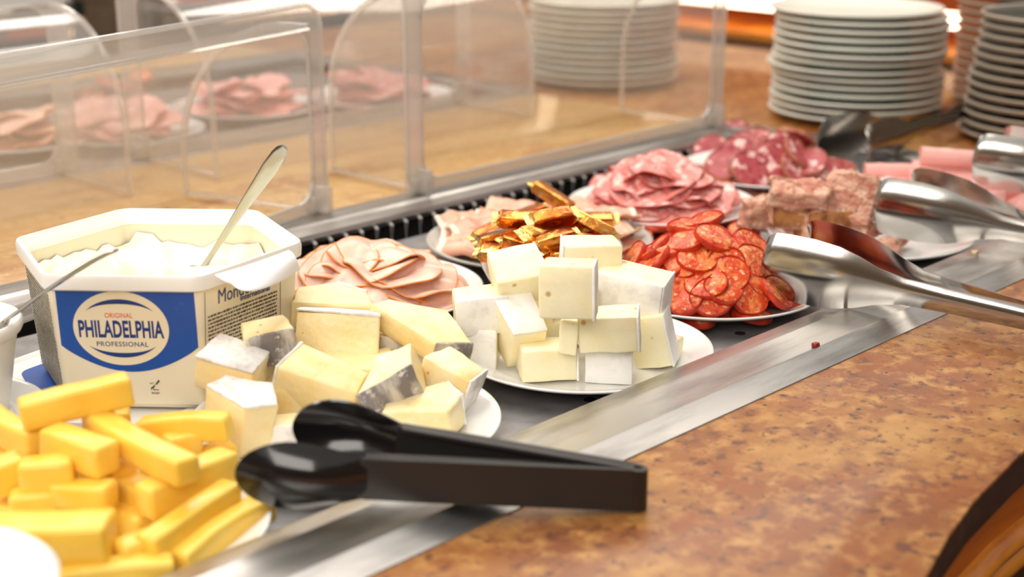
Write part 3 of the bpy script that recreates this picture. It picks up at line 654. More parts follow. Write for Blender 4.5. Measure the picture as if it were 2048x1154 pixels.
# cured ham: folded sheets
def fold_parts(L, D, seed, th=.0018, h=.012):
    nu, prof = 14, []
    for k in range(9): prof.append((D*(1-k/8.)*1.0, 0))
    for k in range(1, 8):
        a = -pi/2-pi*k/8; prof.append((h/2*cos(a)*1.1, h/2+h/2*sin(a)))
    for k in range(9): prof.append((D*k/8.*.9, h+.004*sin(k*.9)))
    def P(u, j, o):
        d, z = prof[j]; x = (u/nu-.5)*L
        q = Vector((x*(1-.25*d/D), d-D/2, z+.004*noise.noise(Vector((x*30, d*30, seed)))+.004*noise.noise(Vector((x*60, 0, seed+9)))))
        j0, j1 = max(j-1, 0), min(j+1, len(prof)-1); t = Vector((0, prof[j1][0]-prof[j0][0], prof[j1][1]-prof[j0][1])).normalized()
        return q+Vector((0, -t.z, t.y))*o
    rings = [[P(u, j, th/2) for j in range(len(prof))]+[P(u, j, -th/2) for j in reversed(range(len(prof)))] for u in range(nu+1)]
    nj = len(prof)
    fr = [[P(u, j, th*.75) for j in range(nj)]+[P(u, j, -th*.75) for j in reversed(range(nj))] for u in (0, 1)]
    fr[0] = [p+Vector((-.0015, 0, 0)) for p in fr[0]]
    return [('meat', mesh(loft(rings), 'prosciutto', True, angle=70)), ('fat_edge', mesh(loft(fr), 'ham_fat', True, angle=70))]
FO = [fold_parts(.075, .05, 1.3), fold_parts(.065, .045, 5.1), fold_parts(.07, .05, 8.8, h=.016)]
G_P = 'cured ham slices on the greige plate'; LP = 'folded slice of cured ham with white fat edge on the greige plate'
for i, (x, y, z_, rz, rx) in enumerate([(915, 482, .010, 10, 8), (965, 455, .012, -25, 6), (900, 462, .012, 40, 4), (1010, 428, .018, 150, -6), (1060, 440, .016, 80, 0), (1250, 455, .016, 200, 0), (1210, 440, .018, 170, 4), (1265, 485, .012, 230, 0), (1150, 430, .012, 100, 0), (930, 500, .010, -10, 4)]):
    q = W(x, y, ZT+z_+.006); q.x += (P_PROS[0]-q.x)*.16; q.y += (P_PROS[1]-q.y)*.16
    spawn('cured_ham_slice', LP, 'ham slice', pose(q, rx, 0, rz), FO[i % 3], G_P)

# gold-wrapped portions
def gold_parts(L, wd, ht, seed):
    body = rough_up(box(L, wd, ht), .0012, 2, .0007, 120, seed)
    fl = []
    for s in (-1, 1):
        r0 = [(s*L/2*.97, -wd*.48, -ht*.45), (s*L/2*.97, wd*.48, -ht*.45), (s*L/2*.97, wd*.48, ht*.45), (s*L/2*.97, -wd*.48, ht*.45)]
        r1 = [(s*(L/2+.003), -wd*.55, -ht*.10), (s*(L/2+.003), wd*.55, -ht*.10), (s*(L/2+.003), wd*.5, ht*.20), (s*(L/2+.003), -wd*.5, ht*.20)]
        r2 = [(s*(L/2+.008), -wd*.60, .000), (s*(L/2+.008), wd*.55, .002), (s*(L/2+.008), wd*.5, .003), (s*(L/2+.008), -wd*.5, .001)]
        fl.append(rough_up(loft([r0, r1, r2]), 0, 2, .0012, 200, seed+s))
    return [('wrapped_bar', mesh(body, 'gold', True, angle=25)), ('folded_end', mesh(fl[0], 'gold_foil', True, angle=15)), ('folded_end', mesh(fl[1], 'gold_foil', True, angle=15))]
GO = [gold_parts(.040, .018, .013, s) for s in (1, 2, 3, 4)]+[gold_parts(.050, .017, .014, 9)]
G_G = 'gold-wrapped portions in the bowl'; LG = 'gold foil wrapped bar in the heap in the grey bowl'
gz = ZT+.062
for i, (x, y, up, rz, ry, k, lb) in enumerate([
 (1106, 414, .012, -32, 24, 4, 'gold foil bar sticking up at the top of the heap, pointing at the salami'), (1040, 452, .006, -4, 4, 0, 'gold foil bar with printed face turned forward near the cured ham'), (1178, 464, .006, -36, 22, 4, 'long gold foil bar sloping down over the bowl rim toward the chorizo'),
 (1188, 446, .003, 4, 0, 1, LG), (1104, 448, .006, 20, -6, 2, LG), (998, 482, .003, 14, -10, 1, LG), (1048, 498, .004, -30, 8, 3, LG), (1108, 490, .006, 24, -8, 2, LG), (1004, 508, 0, -12, 4, 0, LG),
 (1080, 470, .002, 40, 0, 3, LG), (984, 466, .002, 34, -18, 3, LG), (1056, 436, .004, 28, -12, 2, LG), (1144, 484, .002, -20, 6, 1, LG), (1140, 510, 0, 20, 0, 0, LG), (1075, 520, 0, -10, 0, 3, LG), (1190, 490, -.004, -60, 0, 2, LG), (1070, 470, -.012, 80, 0, 0, LG), (1120, 450, -.012, 60, 0, 1, LG), (1030, 480, -.012, 70, 0, 2, LG), (1150, 470, -.012, 0, 0, 3, LG)]):
    q, nn = mound(x, y, GB, .074, .046, ZT+.050)
    spawn('gold_wrapped_bar', lb, 'sweet', pose(q+Vector((0, 0, up)), random.uniform(-14, 14)+8, ry, rz), GO[k], G_G)

# roast pork chunks
G_R = 'roast pork chunks on the plate'
def roast_parts(w_, d_, h_, seed, crust):
    body = rough_up(prism([(-w_/2, -d_/2), (w_/2*.9, -d_/2*.9), (w_/2, d_/2*.6), (w_*.2, d_/2), (-w_/2*.9, d_/2*.8)], 0, h_), .004, 4, .0080, 60, seed)
    parts = [('meat', mesh(body, 'roast', True, angle=60))]
    if crust: parts.append(('crust', mesh(rough_up(box(w_*.86, .004, h_*.9, c=(0, -d_/2*.96, h_/2)), .0012, 3, .0016, 90, seed+2), 'roast_crust', True, angle=60)))
    return parts
for i, (lb, x, y, zc, w_, d_, h_, rot, cr) in enumerate([
 ('big ragged slab of roast pork leaning at the top right of the heap', 1702, 396, .056, .066, .024, .056, (-28, 14, -14), 0),
 ('long flat slab of roast pork lying on top at the left', 1600, 388, .062, .072, .040, .024, (16, 4, -6), 0),
 ('roast pork chunk with yellow crusty side under the long slab', 1578, 424, .040, .044, .034, .028, (0, 0, -4), 1),
 ('pale shredded roast pork chunk at the left edge of the heap', 1514, 428, .028, .040, .036, .036, (0, 6, 20), 0),
 ('roast pork chunk with dark side in the middle of the heap', 1650, 440, .030, .060, .04, .032, (0, 0, 6), 1),
 ('roast pork chunk below the leaning slab beside the tongs', 1702, 452, .022, .044, .04, .028, (4, 0, -12), 0),
 ('flat roast pork strip near the plate edge', 1735, 462, .018, .036, .024, .014, (8, -8, 20), 0),
 ('small roast pork offcut nearest the steel tongs', 1768, 488, .012, .034, .022, .014, (6, -6, -8), 0),
 ('small roast pork offcut behind the chorizo tongs blade', 1605, 456, .018, .044, .034, .026, (0, 0, 16), 1),
 ('roast pork chunk at the back of the heap', 1640, 415, .026, .07, .05, .04, (0, 0, 0), 0),
 ('roast pork shred lying beside the small offcut', 1790, 478, .012, .026, .018, .012, (0, 10, 40), 0)]):
    cheese_at('roast_pork_chunk', lb, 'meat', x, y, zc, h_, rot, roast_parts(w_, d_, h_, 70+i, cr), G_R)

# ham rolls
def roll_parts(L, r, seed):
    nu = 10; rings = []
    prof = []; turns = 2.1; n_ = 44
    for k in range(n_+1):
        a = 2*pi*turns*k/n_; rr = r*(.35+.65*k/n_); prof.append((rr*cos(a), rr*sin(a)))
    th = .0016
    def P(u, j, o):
        y, z = prof[j]; l = sqrt(y*y+z*z); return Vector(((u/nu-.5)*L+.0015*noise.noise(Vector((y*200, z*200, seed))), y*(1+o/l)+.002*noise.noise(Vector((u*.7, 0, seed))), z*(1+o/l)+.0015*noise.noise(Vector((0, u*.7, seed)))))
    rings = [[P(u, j, th/2) for j in range(n_+1)]+[P(u, j, -th/2) for j in reversed(range(n_+1))] for u in range(nu+1)]
    return [('slice', mesh(loft(rings), 'ham', True, angle=70))]
HR = [roll_parts(.088, .0150, 1), roll_parts(.10, .0155, 2), roll_parts(.07, .0145, 3)]
G_H = 'rolled ham slices on the plate'
for i, (lb, x, y, zc, rz, ry, k) in enumerate([
 ('rolled slice of pink ham lying on top of the other rolls', 1910, 316, .048, -8, 3, 0),
 ('rolled slice of pink ham at the left end of the pile', 1805, 345, .018, -4, 0, 1),
 ('rolled slice of pink ham in front, under the top roll', 1895, 362, .020, -6, 2, 1),
 ('short rolled ham slice low in front beside the tongs', 1950, 398, .016, -10, 0, 2),
 ('rolled ham slice at the back of the pile', 1900, 340, .020, -6, 0, 1),
 ('rolled ham slice reaching toward the grey plates', 1975, 380, .018, -14, 0, 0)]):
    p = W(x, y, FZ+zc); spawn('ham_roll', lb, 'ham slice', pose(p, 0, ry, rz), HR[k], G_H)
HS = slice_parts([dict(r=.045, th=.0018, wav=.016, seed=s, irr=.08, nr=8, na=32, wsc=26) for s in (51, 52)], 'ham', 'ham_end', ('meat', 'edge'))
for i, (x, y) in enumerate([(1770, 372), (1985, 405), (1960, 415)]):
    spawn('ham_slice', 'flat crumpled slice of pink ham under the ham rolls', 'ham slice', pose_n(W(x, y, FZ+.010), jn(Vector((0, 0, 1)), .1), i*2.), HS[i % 2], 'flat ham slices under the rolls')

# ================================================================== CREAM CHEESE TUB
TC = Vector((.683, 1.078, 0)); EX = Vector((.66, -.751, 0)).normalized(); EY = Vector((-EX.y, EX.x, 0))
ZB = -.006; TH = .116
TM = Matrix(((EX.x, EY.x, 0, TC.x), (EX.y, EY.y, 0, TC.y), (0, 0, 1, ZB), (0, 0, 0, 1)))
def hexring(R, z, cr, n=6, rot=0.):
    P = []
    ap = R*cos(pi/6)
    for k in range(6):
        a = -pi/3-pi/2+pi/6+k*pi/3+rot*0      # corners, starting front-left
        ca = a+pi/6*0
        c = Vector((R*cos(ca), R*sin(ca)))
        # round the corner
        d = cr/cos(pi/6); cc = c.normalized()*(R-d)
        for j in range(n+1):
            b = ca-pi/6+pi/3*j/n; P.append((cc.x+cr*cos(b), cc.y+cr*sin(b), z))
    return P
# corner angles: -120 (front left), -60 (front right), 0, 60, 120, 180
RTP, RBT = .121, .1125
tub = put('cream_cheese_tub', None, None, TM); tag(tub, 'large hexagonal white plastic cream cheese tub with blue oval label, opened', 'tub')
wallrings = [hexring(RBT-.004, 0, .008), hexring(RBT, .004, .009), hexring(RTP-.001, TH-.012, .009)]
inner = [hexring(RTP-.0035, TH-.012, .008), hexring(RBT-.004, .006, .008), hexring(RBT-.010, .004, .008)]
put('body', mesh(loft(wallrings+inner), 'tub_plastic', True, angle=35), tub)
put('rim', mesh(loft([hexring(RTP-.0035, TH-.014, .015), hexring(RTP+.0005, TH-.014, .017), hexring(RTP+.0045, TH-.012, .018), hexring(RTP+.0052, TH-.003, .018), hexring(RTP+.004, TH, .018), hexring(RTP+.001, TH, .017), hexring(RTP-.0005, TH-.004, .016), hexring(RTP-.004, TH-.006, .015), hexring(RTP-.0055, TH-.013, .015), hexring(RTP-.0035, TH-.014, .015)], True, False, False), 'white_plastic', True, angle=50), tub)
# faces as flat frames: returns matrix with x along the face, y up the slant, z outward
def facemat(k):
    a = radians(-90+60*k); n_ = Vector((cos(a), sin(a), 0)); x_ = Vector((-sin(a), cos(a), 0))
    ab = RBT*cos(pi/6); at = (RTP-.001)*cos(pi/6); z0_, z1_ = .004, TH-.012
    u = (n_*(at-ab)+Vector((0, 0, z1_-z0_))).normalized(); nn = x_.cross(u)
    b = n_*(ab-(at-ab)/(z1_-z0_)*.004)
    return Matrix(((x_.x, u.x, nn.x, b.x), (x_.y, u.y, nn.y, b.y), (x_.z, u.z, nn.z, b.z), (0, 0, 0, 1)))
F0 = facemat(0)
def flat(poly, m, name, parent, off, th=.0001, FM=F0):
    n_ = len(poly); V = [(x, y, off) for x, y in poly]+[(x, y, off+th) for x, y in poly]
    Fc = [tuple(range(n_)), tuple(range(n_, 2*n_))]+[(i, (i+1) % n_, n_+(i+1) % n_, n_+i) for i in range(n_)]
    return put(name, mesh(tf((V, Fc), FM), m, False), parent)
def lettering(body, width, height, u, v, m, name, parent, off, bold=0., spacing=1., FM=F0, shear=0.):
    V, Fc = text_vf(body, width, height, bold, spacing)
    return put(name, mesh(tf(([Vector((p.x+u+shear*p.y, p.y+v, off)) for p in V], Fc), FM), m, False), parent)
S = .000374; V0 = TH
def uv(x, y): return ((x-264)*S, TH-(y-548)*.00043)
blue = []
xl, xr = -.0555, .0560
top = [(xl+(xr-xl)*k/14, uv(0, 569)[1]-.0022*sin(pi*k/14*.9)) for k in range(15)]
vb, vs = uv(0, 742)[1], uv(0, 690)[1]
bot = [(xr-(xr-xl)*k/24, vs-(vs-vb)*sin(pi*k/24)**.85) for k in range(25)]
blue = top+bot
lab = flat(blue, 'label_blue', 'blue_label', tub, .0002)
ou, ov = uv(250, 654)
def ell(a, b, cu, cv, n_=56): return [(cu+a*cos(2*pi*k/n_), cv+b*sin(2*pi*k/n_)) for k in range(n_)]
flat(ell(.0388, .0320, ou, ov), 'label_cream', 'oval', lab, .0004)
def crescent(a0, a1, ra, rb, t, cu, cv, n_=24):
    o_ = []; i_ = []
    for k in range(n_+1):
        f_ = k/n_; a = radians(a0+(a1-a0)*f_); tt = t*sin(pi*f_)
        o_.append((cu+ra*cos(a), cv+rb*sin(a))); i_.append((cu+(ra-tt*.5)*cos(a), cv+(rb-tt)*sin(a)))
    return o_+i_[::-1]
flat(crescent(142, 38, .0345, .0262, .0040, ou, ov-.001), 'ink_navy', 'arc', lab, .0006)
flat(crescent(-142, -38, .0345, .0262, .0040, ou, ov+.001), 'ink_navy', 'arc', lab, .0006)
lettering('ORIGINAL', .0225, .0042, ou-.001, ov+.0113, 'ink_red', 'lettering', lab, .0006, .012, 1.05)
lettering('PHILADELPHIA', .0690, .0150, ou, ov-.0005, 'ink_navy', 'lettering', lab, .0006, .03, 1.02)
lettering('PROFESSIONAL', .0420, .0042, ou, ov-.0135, 'ink_navy', 'lettering', lab, .0006, .012, 1.1)
# whisk mark and the word below it
wu, wv = uv(311, 770)
wk = merge(*[tf(box(L_, .0006, .0001, c=(0, 0, .0004)), Matrix.Translation((wu+a_, wv+b_, 0)) @ Matrix.Rotation(radians(r_), 4, 'Z')) for L_, a_, b_, r_ in [(.0042, .0022, .0030, 50), (.0042, .0028, .0026, 50), (.0012, .0036, .0047, -40), (.0035, -.001, -.0012, 75), (.0035, -.0018, -.0014, 30), (.003, -.0006, -.0004, 50), (.0035, -.0024, -.0022, 60), (.0048, .0008, -.0036, 0), (.0016, -.003, .0020, -20), (.0010, -.0012, .0024, -20)]])
put('whisk_mark', mesh(tf(wk, F0), 'ink_black', False), tub)
lettering('WHIP', .0066, .0019, wu, wv-.0066, 'ink_black', 'lettering', tub, .0004, .02, 1.15)
# printed side faces (texts far too small to read)
def printed(FM, u0, u1, v0, v1, rows, seed, name):
    rnd = random.Random(seed); q = []
    dv = (v1-v0)/rows
    for r in range(rows):
        u = u0; v = v1-(r+.5)*dv
        while u < u1-.001:
            L_ = rnd.uniform(.0012, .0042); L_ = min(L_, u1-u)
            x = u
            while x < u+L_-.0003:
                g = rnd.uniform(.00028, .0005); hgt = dv*rnd.choice((.42, .42, .62))
                q.append(tf(box(g, hgt, .00008, c=(x+g/2, v, .0003)), FM)); x += g+.00022
            u += L_+.0007
    o = put(name, mesh(merge(*q), 'ink_black', False), tub); o['kind'] = 'stuff'
F1 = facemat(1); F5 = facemat(5)
printed(F1, -.0500, .0335, .012, .0800, 21, 3, 'small_print')
flat([(-.0535, .008), (-.0531, .008), (-.0531, .1005), (-.0535, .1005)], 'ink_black', 'frame_line', tub, .0003, FM=F1)
flat([(.0372, .008), (.0376, .008), (.0376, .1005), (.0372, .1005)], 'ink_black', 'frame_line', tub, .0003, FM=F1)
lettering('Mondelez', .052, .0120, -.012, .0925, 'ink_navy', 'lettering', tub, .0004, 0., 1., F1)
lettering('International', .036, .0050, .006, .0845, 'ink_navy', 'lettering', tub, .0004, .02, 1., F1)
printed(F5, -.050, .050, .004, .0960, 30, 5, 'small_print')
# the cheese inside
NA, NR = 96, 26; V = []; Fc = []
ap = (RTP-.0068)*cos(pi/6)
def creamz(x, y, e):
    z = .069+.014*e*e*(1 if y > -.03 else .4)+.011*noise.noise(Vector((x*24+3, y*16, .5)))+.005*noise.noise(Vector((x*60, y*48, 2.5)))
    z += .024*math.exp(-((x+.060)**2+(y-.005)**2)/.0013)-.012*math.exp(-((x-.02)**2+(y-.02)**2)/.0016)+.022*math.exp(-((x-.048)**2+(y+.070)**2)/.0016)+.010*math.exp(-((x+.03)**2+(y+.07)**2)/.001)
    for c0_, c1_, sd in ((16, 9, 7), (-9, 20, 3), (22, -14, 11)):
        rdg = abs(noise.noise(Vector((x*c0_+y*6, y*c1_, sd)))); z += .006*max(0, 1-rdg*6)
    return z
for i in range(NR+1):
    for k in range(NA):
        a_ = 2*pi*k/NA; dx, dy = cos(a_), sin(a_)
        m_ = max(abs(dx*cos(q_)+dy*sin(q_)) for q_ in (pi/2, pi/6, -pi/6))
        r_ = min(ap/m_, RTP-.0105)*i/NR; x, y = r_*dx, r_*dy
        V.append((x, y, min(creamz(x, y, max(0, (i/NR-.72)/.28)), TH-.014)))
for i in range(NR):
    for k in range(NA): Fc.append((i*NA+k, i*NA+(k+1) % NA, (i+1)*NA+(k+1) % NA, (i+1)*NA+k))
cc = mesh((V, Fc), 'cream_cheese', True, angle=180)
o = put('cream_cheese', cc, None, TM); tag(o, 'smooth white cream cheese scooped out inside the blue-labelled tub', 'cream cheese')
# peeled film flap over the right rim
fp = [[W(430, 549, ZB+TH+.001), W(500, 528, ZB+TH+.003), W(577, 500, ZB+TH+.004)], [W(440, 556, ZB+TH+.001), W(512, 546, ZB+TH+.002), W(590, 512, ZB+TH+.002)], [W(466, 570, ZB+TH-.003), W(519, 578, ZB+TH-.006), W(600, 538, ZB+TH-.010)]]
V = []; Fc = []; nu = 12
def bez(a, b, c, t): return a*(1-t)**2+b*(2*t*(1-t))+c*t*t
rows_ = []
for i in range(nu+1):
    u = i/nu; c3 = [bez(*r, u) if False else (r[0]*(1-u)*(1-2*u)+r[1]*4*u*(1-u)+r[2]*u*(2*u-1)) for r in fp]
    row = []
    for j in range(nu+1):
        v = j/nu; row.append(c3[0]*(1-v)*(1-2*v)+c3[1]*4*v*(1-v)+c3[2]*v*(2*v-1))
    rows_.append(row)
rings = [[p for p in r]+[p-Vector((0, 0, .0006)) for p in reversed(r)] for r in rows_]
put('film_flap', mesh(tf(loft(rings), TM.inverted()), 'paper', True, angle=60), tub)
# lid lying under the tub
lm = T(.655, 1.097, ZT) @ Matrix.Rotation(atan2(EX.y, EX.x), 4, 'Z')
spawn('tub_lid', 'white plastic lid with blue print lying under the cream cheese tub', 'lid', lm, [
    ('body', mesh(loft([hexring(.124, 0, .018), hexring(.129, .002, .02), hexring(.130, .012, .02), hexring(.127, .0145, .019), hexring(.122, .0145, .018), hexring(.119, .012, .017)]), 'white_plastic', angle=40)),
    ('print', mesh(tf(loft([hexring(.070, .0118, .016), hexring(.070, .0125, .016)]), T(-.026, .000, 0)), 'label_blue', angle=30))])

# ------------------------------------------------------------------ spoons
def spoon(P, Q, roll, label, bowl_len=.05, bw_=1.):
    """handle end P, bowl direction Q"""
    d = (Q-P).normalized(); s_ = Vector((0, 0, 1)).cross(d).normalized(); s_ = d.cross(FW).normalized() if roll else s_; n_ = d.cross(s_)
    ks = (Q-P).length/.150
    def X(t, a, h): return P+d*t*ks+s_*a*.9+n_*h
    hp = [(0, .0035, 0), (.003, .0062, .0002), (.008, .0075, .0008), (.02, .0080, .0016), (.05, .0058, .002), (.085, .0036, .0012), (.115, .0028, -.001), (.135, .0034, -.002)]
    rings = []
    for t, wd, h in hp:
        k = 1.0
        rings.append([X(t, wd*cos(2*pi*j/14), h+.0014*sin(2*pi*j/14)+.0008*(wd/.008)*cos(2*pi*j/14)**2) for j in range(14)])
    hd = mesh(loft(rings), 'steel_polished', True, angle=60)
    rings = []
    for k in range(11):
        f_ = k/10; t = .130+bowl_len*f_; wd = .019*bw_*sqrt(max(.02, 1-(2*f_-1.05)**2*.9)); dep = .007*sin(pi*min(1, f_*.95+.03))
        top_ = [X(t, wd*(2*j/8-1), -dep*(1-(2*j/8-1)**2)-.001) for j in range(9)]
        bt_ = [X(t, wd*(2*j/8-1), -dep*(1-(2*j/8-1)**2)-.0022) for j in reversed(range(9))]
        rings.append(top_+bt_)
    bw = mesh(loft(rings), 'steel_polished', True, angle=60)
    ci = P
    M = T(*ci)
    for me in (hd, bw): me.transform(M.inverted())
    return spawn('spoon', label, 'spoon', M, [('handle', hd), ('bowl', bw)])
a0 = W(380, 572, ZB+TH-.068); a1 = W(478, 428, ZB+TH+.012)
dd = a1-a0
# point of the line a0->a1 seen nearest pixel (580,302)
best = min((((lambda q: (((q-CAM).dot(RT)/(q-CAM).dot(FW)*F+1024-583)**2+(577-(q-CAM).dot(UP)/(q-CAM).dot(FW)*F-302)**2))(a0+dd*(k*.01)), k*.01) for k in range(100, 400)))[1]
tip = a0+dd*best
spoon(tip, a0, 1, 'steel spoon standing in the cream cheese tub, handle leaning up')
b0 = W(232, 501, .150); b1 = W(-20, 655, .064)
spoon(b0, b1, 0, bowl_len=.03, bw_=.6, label='steel spoon resting in the small white pot, handle over the tub rim')

# small white pot with saucer at the left
sp = W(62, 622, .069)-RT*.056-FH*.03
spawn('saucer', 'white saucer plate under the small white pot', 'plate', T(sp.x-.012, sp.y-.004, ZT+.002), [('body', mesh(lathe(plate_prof(.076, .020), 72), 'china', angle=60))])
pz = ZT+.0066+.002
spawn('small_pot', 'small white plastic pot of cream beside the cream cheese tub', 'pot', T(sp.x, sp.y, pz), [
  ('body', mesh(lathe([(0, .002), (.034, .002), (.036, 0), (.038, .002), (.052, .078), (.0505, .078), (.036, .005), (0, .004)], 64), 'white_plastic', angle=50)),
  ('rim', mesh(lathe([(.0505, .074), (.0545, .074), (.0560, .077), (.0560, .082), (.0545, .084), (.0512, .0835), (.0500, .080), (.0505, .074)], 64), 'white_plastic', angle=50))])
spawn('cream', 'white cream filling the small plastic pot', 'cream', T(sp.x, sp.y, pz), [('cream', mesh(lathe([(0, .063), (.02, .065), (.035, .0645), (.0468, .068), (.044, .050), (.038, .02), (0, .012)], 48), 'cream_fill', angle=60))])

# ================================================================== TONGS
def tong_steel(origin, rotz, label, spread=.030, L=.30, scale=1., roll=0., group=None):
    """tips at y=+L, joint at y=0; blades stand on edge"""
    st = [(.0, .010, .0), (.02, .010, .0), (.06, .011, .0), (.12, .0115, .0), (.160, .0125, .001), (.185, .018, .003), (.205, .0255, .006), (.225, .031, .008), (.25, .0335, .009), (.278, .0335, .009), (.290, .0325, .009), (.296, .030, .009), (.2995, .0265, .0085), (.3005, .022, .008)]
    parts = []
    for s in (-1, 1):
        rings = []
        for y, hw, bulge in st:
            f_ = y/.3; x = s*(.006+spread*f_**1.15)
            n_ = 10; o_ = []; i_ = []
            for k in range(n_+1):
                v = 2*k/n_-1; bx = bulge*(1-v*v); lip = (.0016 if bulge < .002 else .0004)
                curl = -.0035*max(0, 1-bulge/.003)*v*v          # handles are channel shaped
                o_.append((x+s*(bx+lip+curl), y, hw*v)); i_.append((x+s*(bx-lip+curl), y, hw*v))
            rings.append(o_+i_[::-1])
        parts.append(('arm', mesh(loft(rings), 'steel_polished', True, angle=50)))
    parts.append(('spring_joint', mesh(loft([[(x, y, z) for x, y in [(.0075*cos(a), -.004-.012*sin(a)) for a in [pi*k/10 for k in range(11)]]+[(.0055*cos(a), -.004-.010*sin(a)) for a in [pi*k/10 for k in reversed(range(11))]]] for z in (-.009, .009)]), 'steel_polished', angle=50)))
    M = Matrix.Translation(origin) @ Matrix.Rotation(rotz, 4, 'Z') @ Matrix.Rotation(roll, 4, 'X') @ Matrix.Scale(scale, 4)
    return spawn('serving_tongs', label, 'tongs', M, parts, group)
G_TG = 'steel serving tongs on the buffet'
tong_steel((1.234, .502, .030), radians(1), 'polished steel serving tongs with broad blades gripping beside the chorizo plate', roll=radians(1.6), group=G_TG)
tong_steel((1.497, .535, .034), radians(1), 'polished steel serving tongs with broad blades beside the roast pork plate', roll=radians(2), group=G_TG)
tong_steel((1.755, .550, .040), radians(2), 'polished steel serving tongs with broad blades over the ham rolls', roll=radians(3), group=G_TG)
q = W(1712, 252, .050)
tong_steel(q+Vector((.27, -.02, -.012)), radians(86), 'dark steel serving tongs lying behind the dry sausage, blades toward the plate stack', roll=radians(-2), group=G_TG, spread=.03)

# black plastic tongs
E0 = W(1278, 975, .0175); H1 = W(470, 945, .040); H2 = W(585, 850, .054)
def black_arm(P, Q, side):
    d = (Q-P); Ln = d.length; d.normalize(); s_ = Vector((0, 0, 1)).cross(d).normalized(); n_ = d.cross(s_)
    def X(t, a, h): return P+d*t+s_*a+n_*h
    hL = Ln*.70
    rings = []
    for t, hw, th in [(0, .0145, .0022), (.01, .0152, .0024), (hL*.5, .0150, .0026), (hL*.8, .0150, .0030), (hL, .0140, .0030)]:
        pr_ = [(-th, -hw), (th, -hw), (th, hw), (-th, hw)]
        # flanged section
        sec = [(-th, -hw), (-th*.2, -hw*1.0), (th, -hw), (th, -hw*.8), (th, hw*.8), (th, hw), (-th*.2, hw), (-th, hw), (-th*1.0, hw*.5), (-th, -hw*.5)]
        rings.append([X(t, a, h) for a, h in sec])
    arm = loft(rings)
    fl = loft([[X(t, side*a, h) for a, h in [(-.002, .0125), (.0085, .0125), (.0085, .0148), (-.002, .0148)]] for t in (.006, hL*.5, hL*.98)])
    fl2 = loft([[X(t, side*a, h) for a, h in [(-.002, -.0148), (.0085, -.0148), (.0085, -.0125), (-.002, -.0125)]] for t in (.006, hL*.5, hL*.98)])
    rings = []
    N_ = 14
    for k in range(N_+1):
        f_ = sin(pi/2*k/N_); t = hL*.97+(Ln-hL*.97)*f_
        hw = .0135+.0115*sin(min(1, f_*1.5)*pi/2); hw *= sqrt(max(.004, 1-max(0, (f_-.45)/.55)**2.4))
        dep = .013*sin(pi*min(1, f_*.95+.05))
        o_ = []; i_ = []
        for j in range(11):
            v = 2*j/10-1; b = -side*dep*(1-v*v)
            o_.append(X(t, b-side*.0014, hw*v)); i_.append(X(t, b+side*.0006, hw*v*.97))
        rings.append(o_+i_[::-1])
    head = loft(rings)
    return arm, fl, fl2, head
parts = []
for Q, side in ((H1, 1), (H2, -1)):
    off = (Q-E0).normalized(); sd = Vector((0, 0, 1)).cross(off).normalized()
    P = E0+sd*(.004*side)
    a, f1, f2, h = black_arm(P, Q, -side)
    inv = T(*E0).inverted()
    parts.append(('arm', mesh(tf(merge(a, f1, f2), inv), 'black_plastic_matt', True, angle=30)))
    parts.append(('spoon_head', mesh(tf(h, inv), 'black_plastic', True, angle=50)))
dm = ((H1+H2)/2-E0).normalized(); sm = Vector((0, 0, 1)).cross(dm).normalized()
jr = []
for z in (-.0148, .0148):
    jr.append([sm*(.0075*cos(a))+dm*(.004-.010*sin(a))+Vector((0, 0, z)) for a in [pi*k/10 for k in range(11)]]+[sm*(.004*cos(a))+dm*(.004-.006*sin(a))+Vector((0, 0, z)) for a in [pi*k/10 for k in reversed(range(11))]])
parts.append(('hinge_end', mesh(loft(jr), 'black_plastic_matt', True, angle=40)))
spawn('serving_tongs', 'black plastic serving tongs with spoon heads lying across the steel strip', 'tongs', T(*E0), parts)

# crumbs on the steel strip
p = W(1668, 703, .0088); spawn('crumb', 'small red chorizo crumb on the steel strip', 'crumb', T(p.x, max(p.y, .6745), .0086), [('bit', mesh(rough_up(box(.007, .005, .004, c=(0, 0, .002)), .001, 2, .001, 200, 4), 'crumb'))])
p = W(1950, 507, .0085); spawn('crumb', 'small pale crumb on the steel strip by the roast pork tongs', 'crumb', T(p.x, max(p.y, .676), .0080), [('bit', mesh(rough_up(box(.006, .006, .004, c=(0, 0, .002)), .001, 2, .001, 200, 6), 'pale_crumb'))])

# ================================================================== FAR SIDE OF THE ISLAND
G_F = 'plates of cold cuts in the far well'
LBF = ['white plate of pale ham in the far well, behind the left cover', 'white plate of smoked meat in the far well beside the orange pile', 'white plate of pink ham in the far well at the cover end', 'white plate of dark cold meat in the far well near the plate stack']
for i, (x, y, R_) in enumerate([(30, 300, .12), (255, 285, .12), (500, 232, .13), (860, 196, .13)]):
    p = W(x, y, ZT); p.x = min(p.x, 1.722); p.y = min(max(p.y, OY1+R_+.006), OS0-R_-.006); plate((p.x, p.y), R_, LBF[i], group=G_F)
    src = [TU, HS, HS, SA][i]; lb = ['pale ham slice on the far well plate', 'pale smoked meat slice on the far well plate', 'pink ham slice on the far well plate', 'dark pink cold meat slice on the far well plate'][i]
    for k in range(10):
        a = k*2.4; r_ = .02+.05*random.random()
        spawn('cold_meat_slice', lb, 'ham slice', pose_n((p.x+r_*cos(a), p.y+r_*sin(a), FZ+.006+k*.0045), jn(Vector((0, 0, 1)), .25), a), src[k % len(src)], 'heap of '+lb.replace('slice', 'slices'))
p = W(235, 232, FZ+.01)
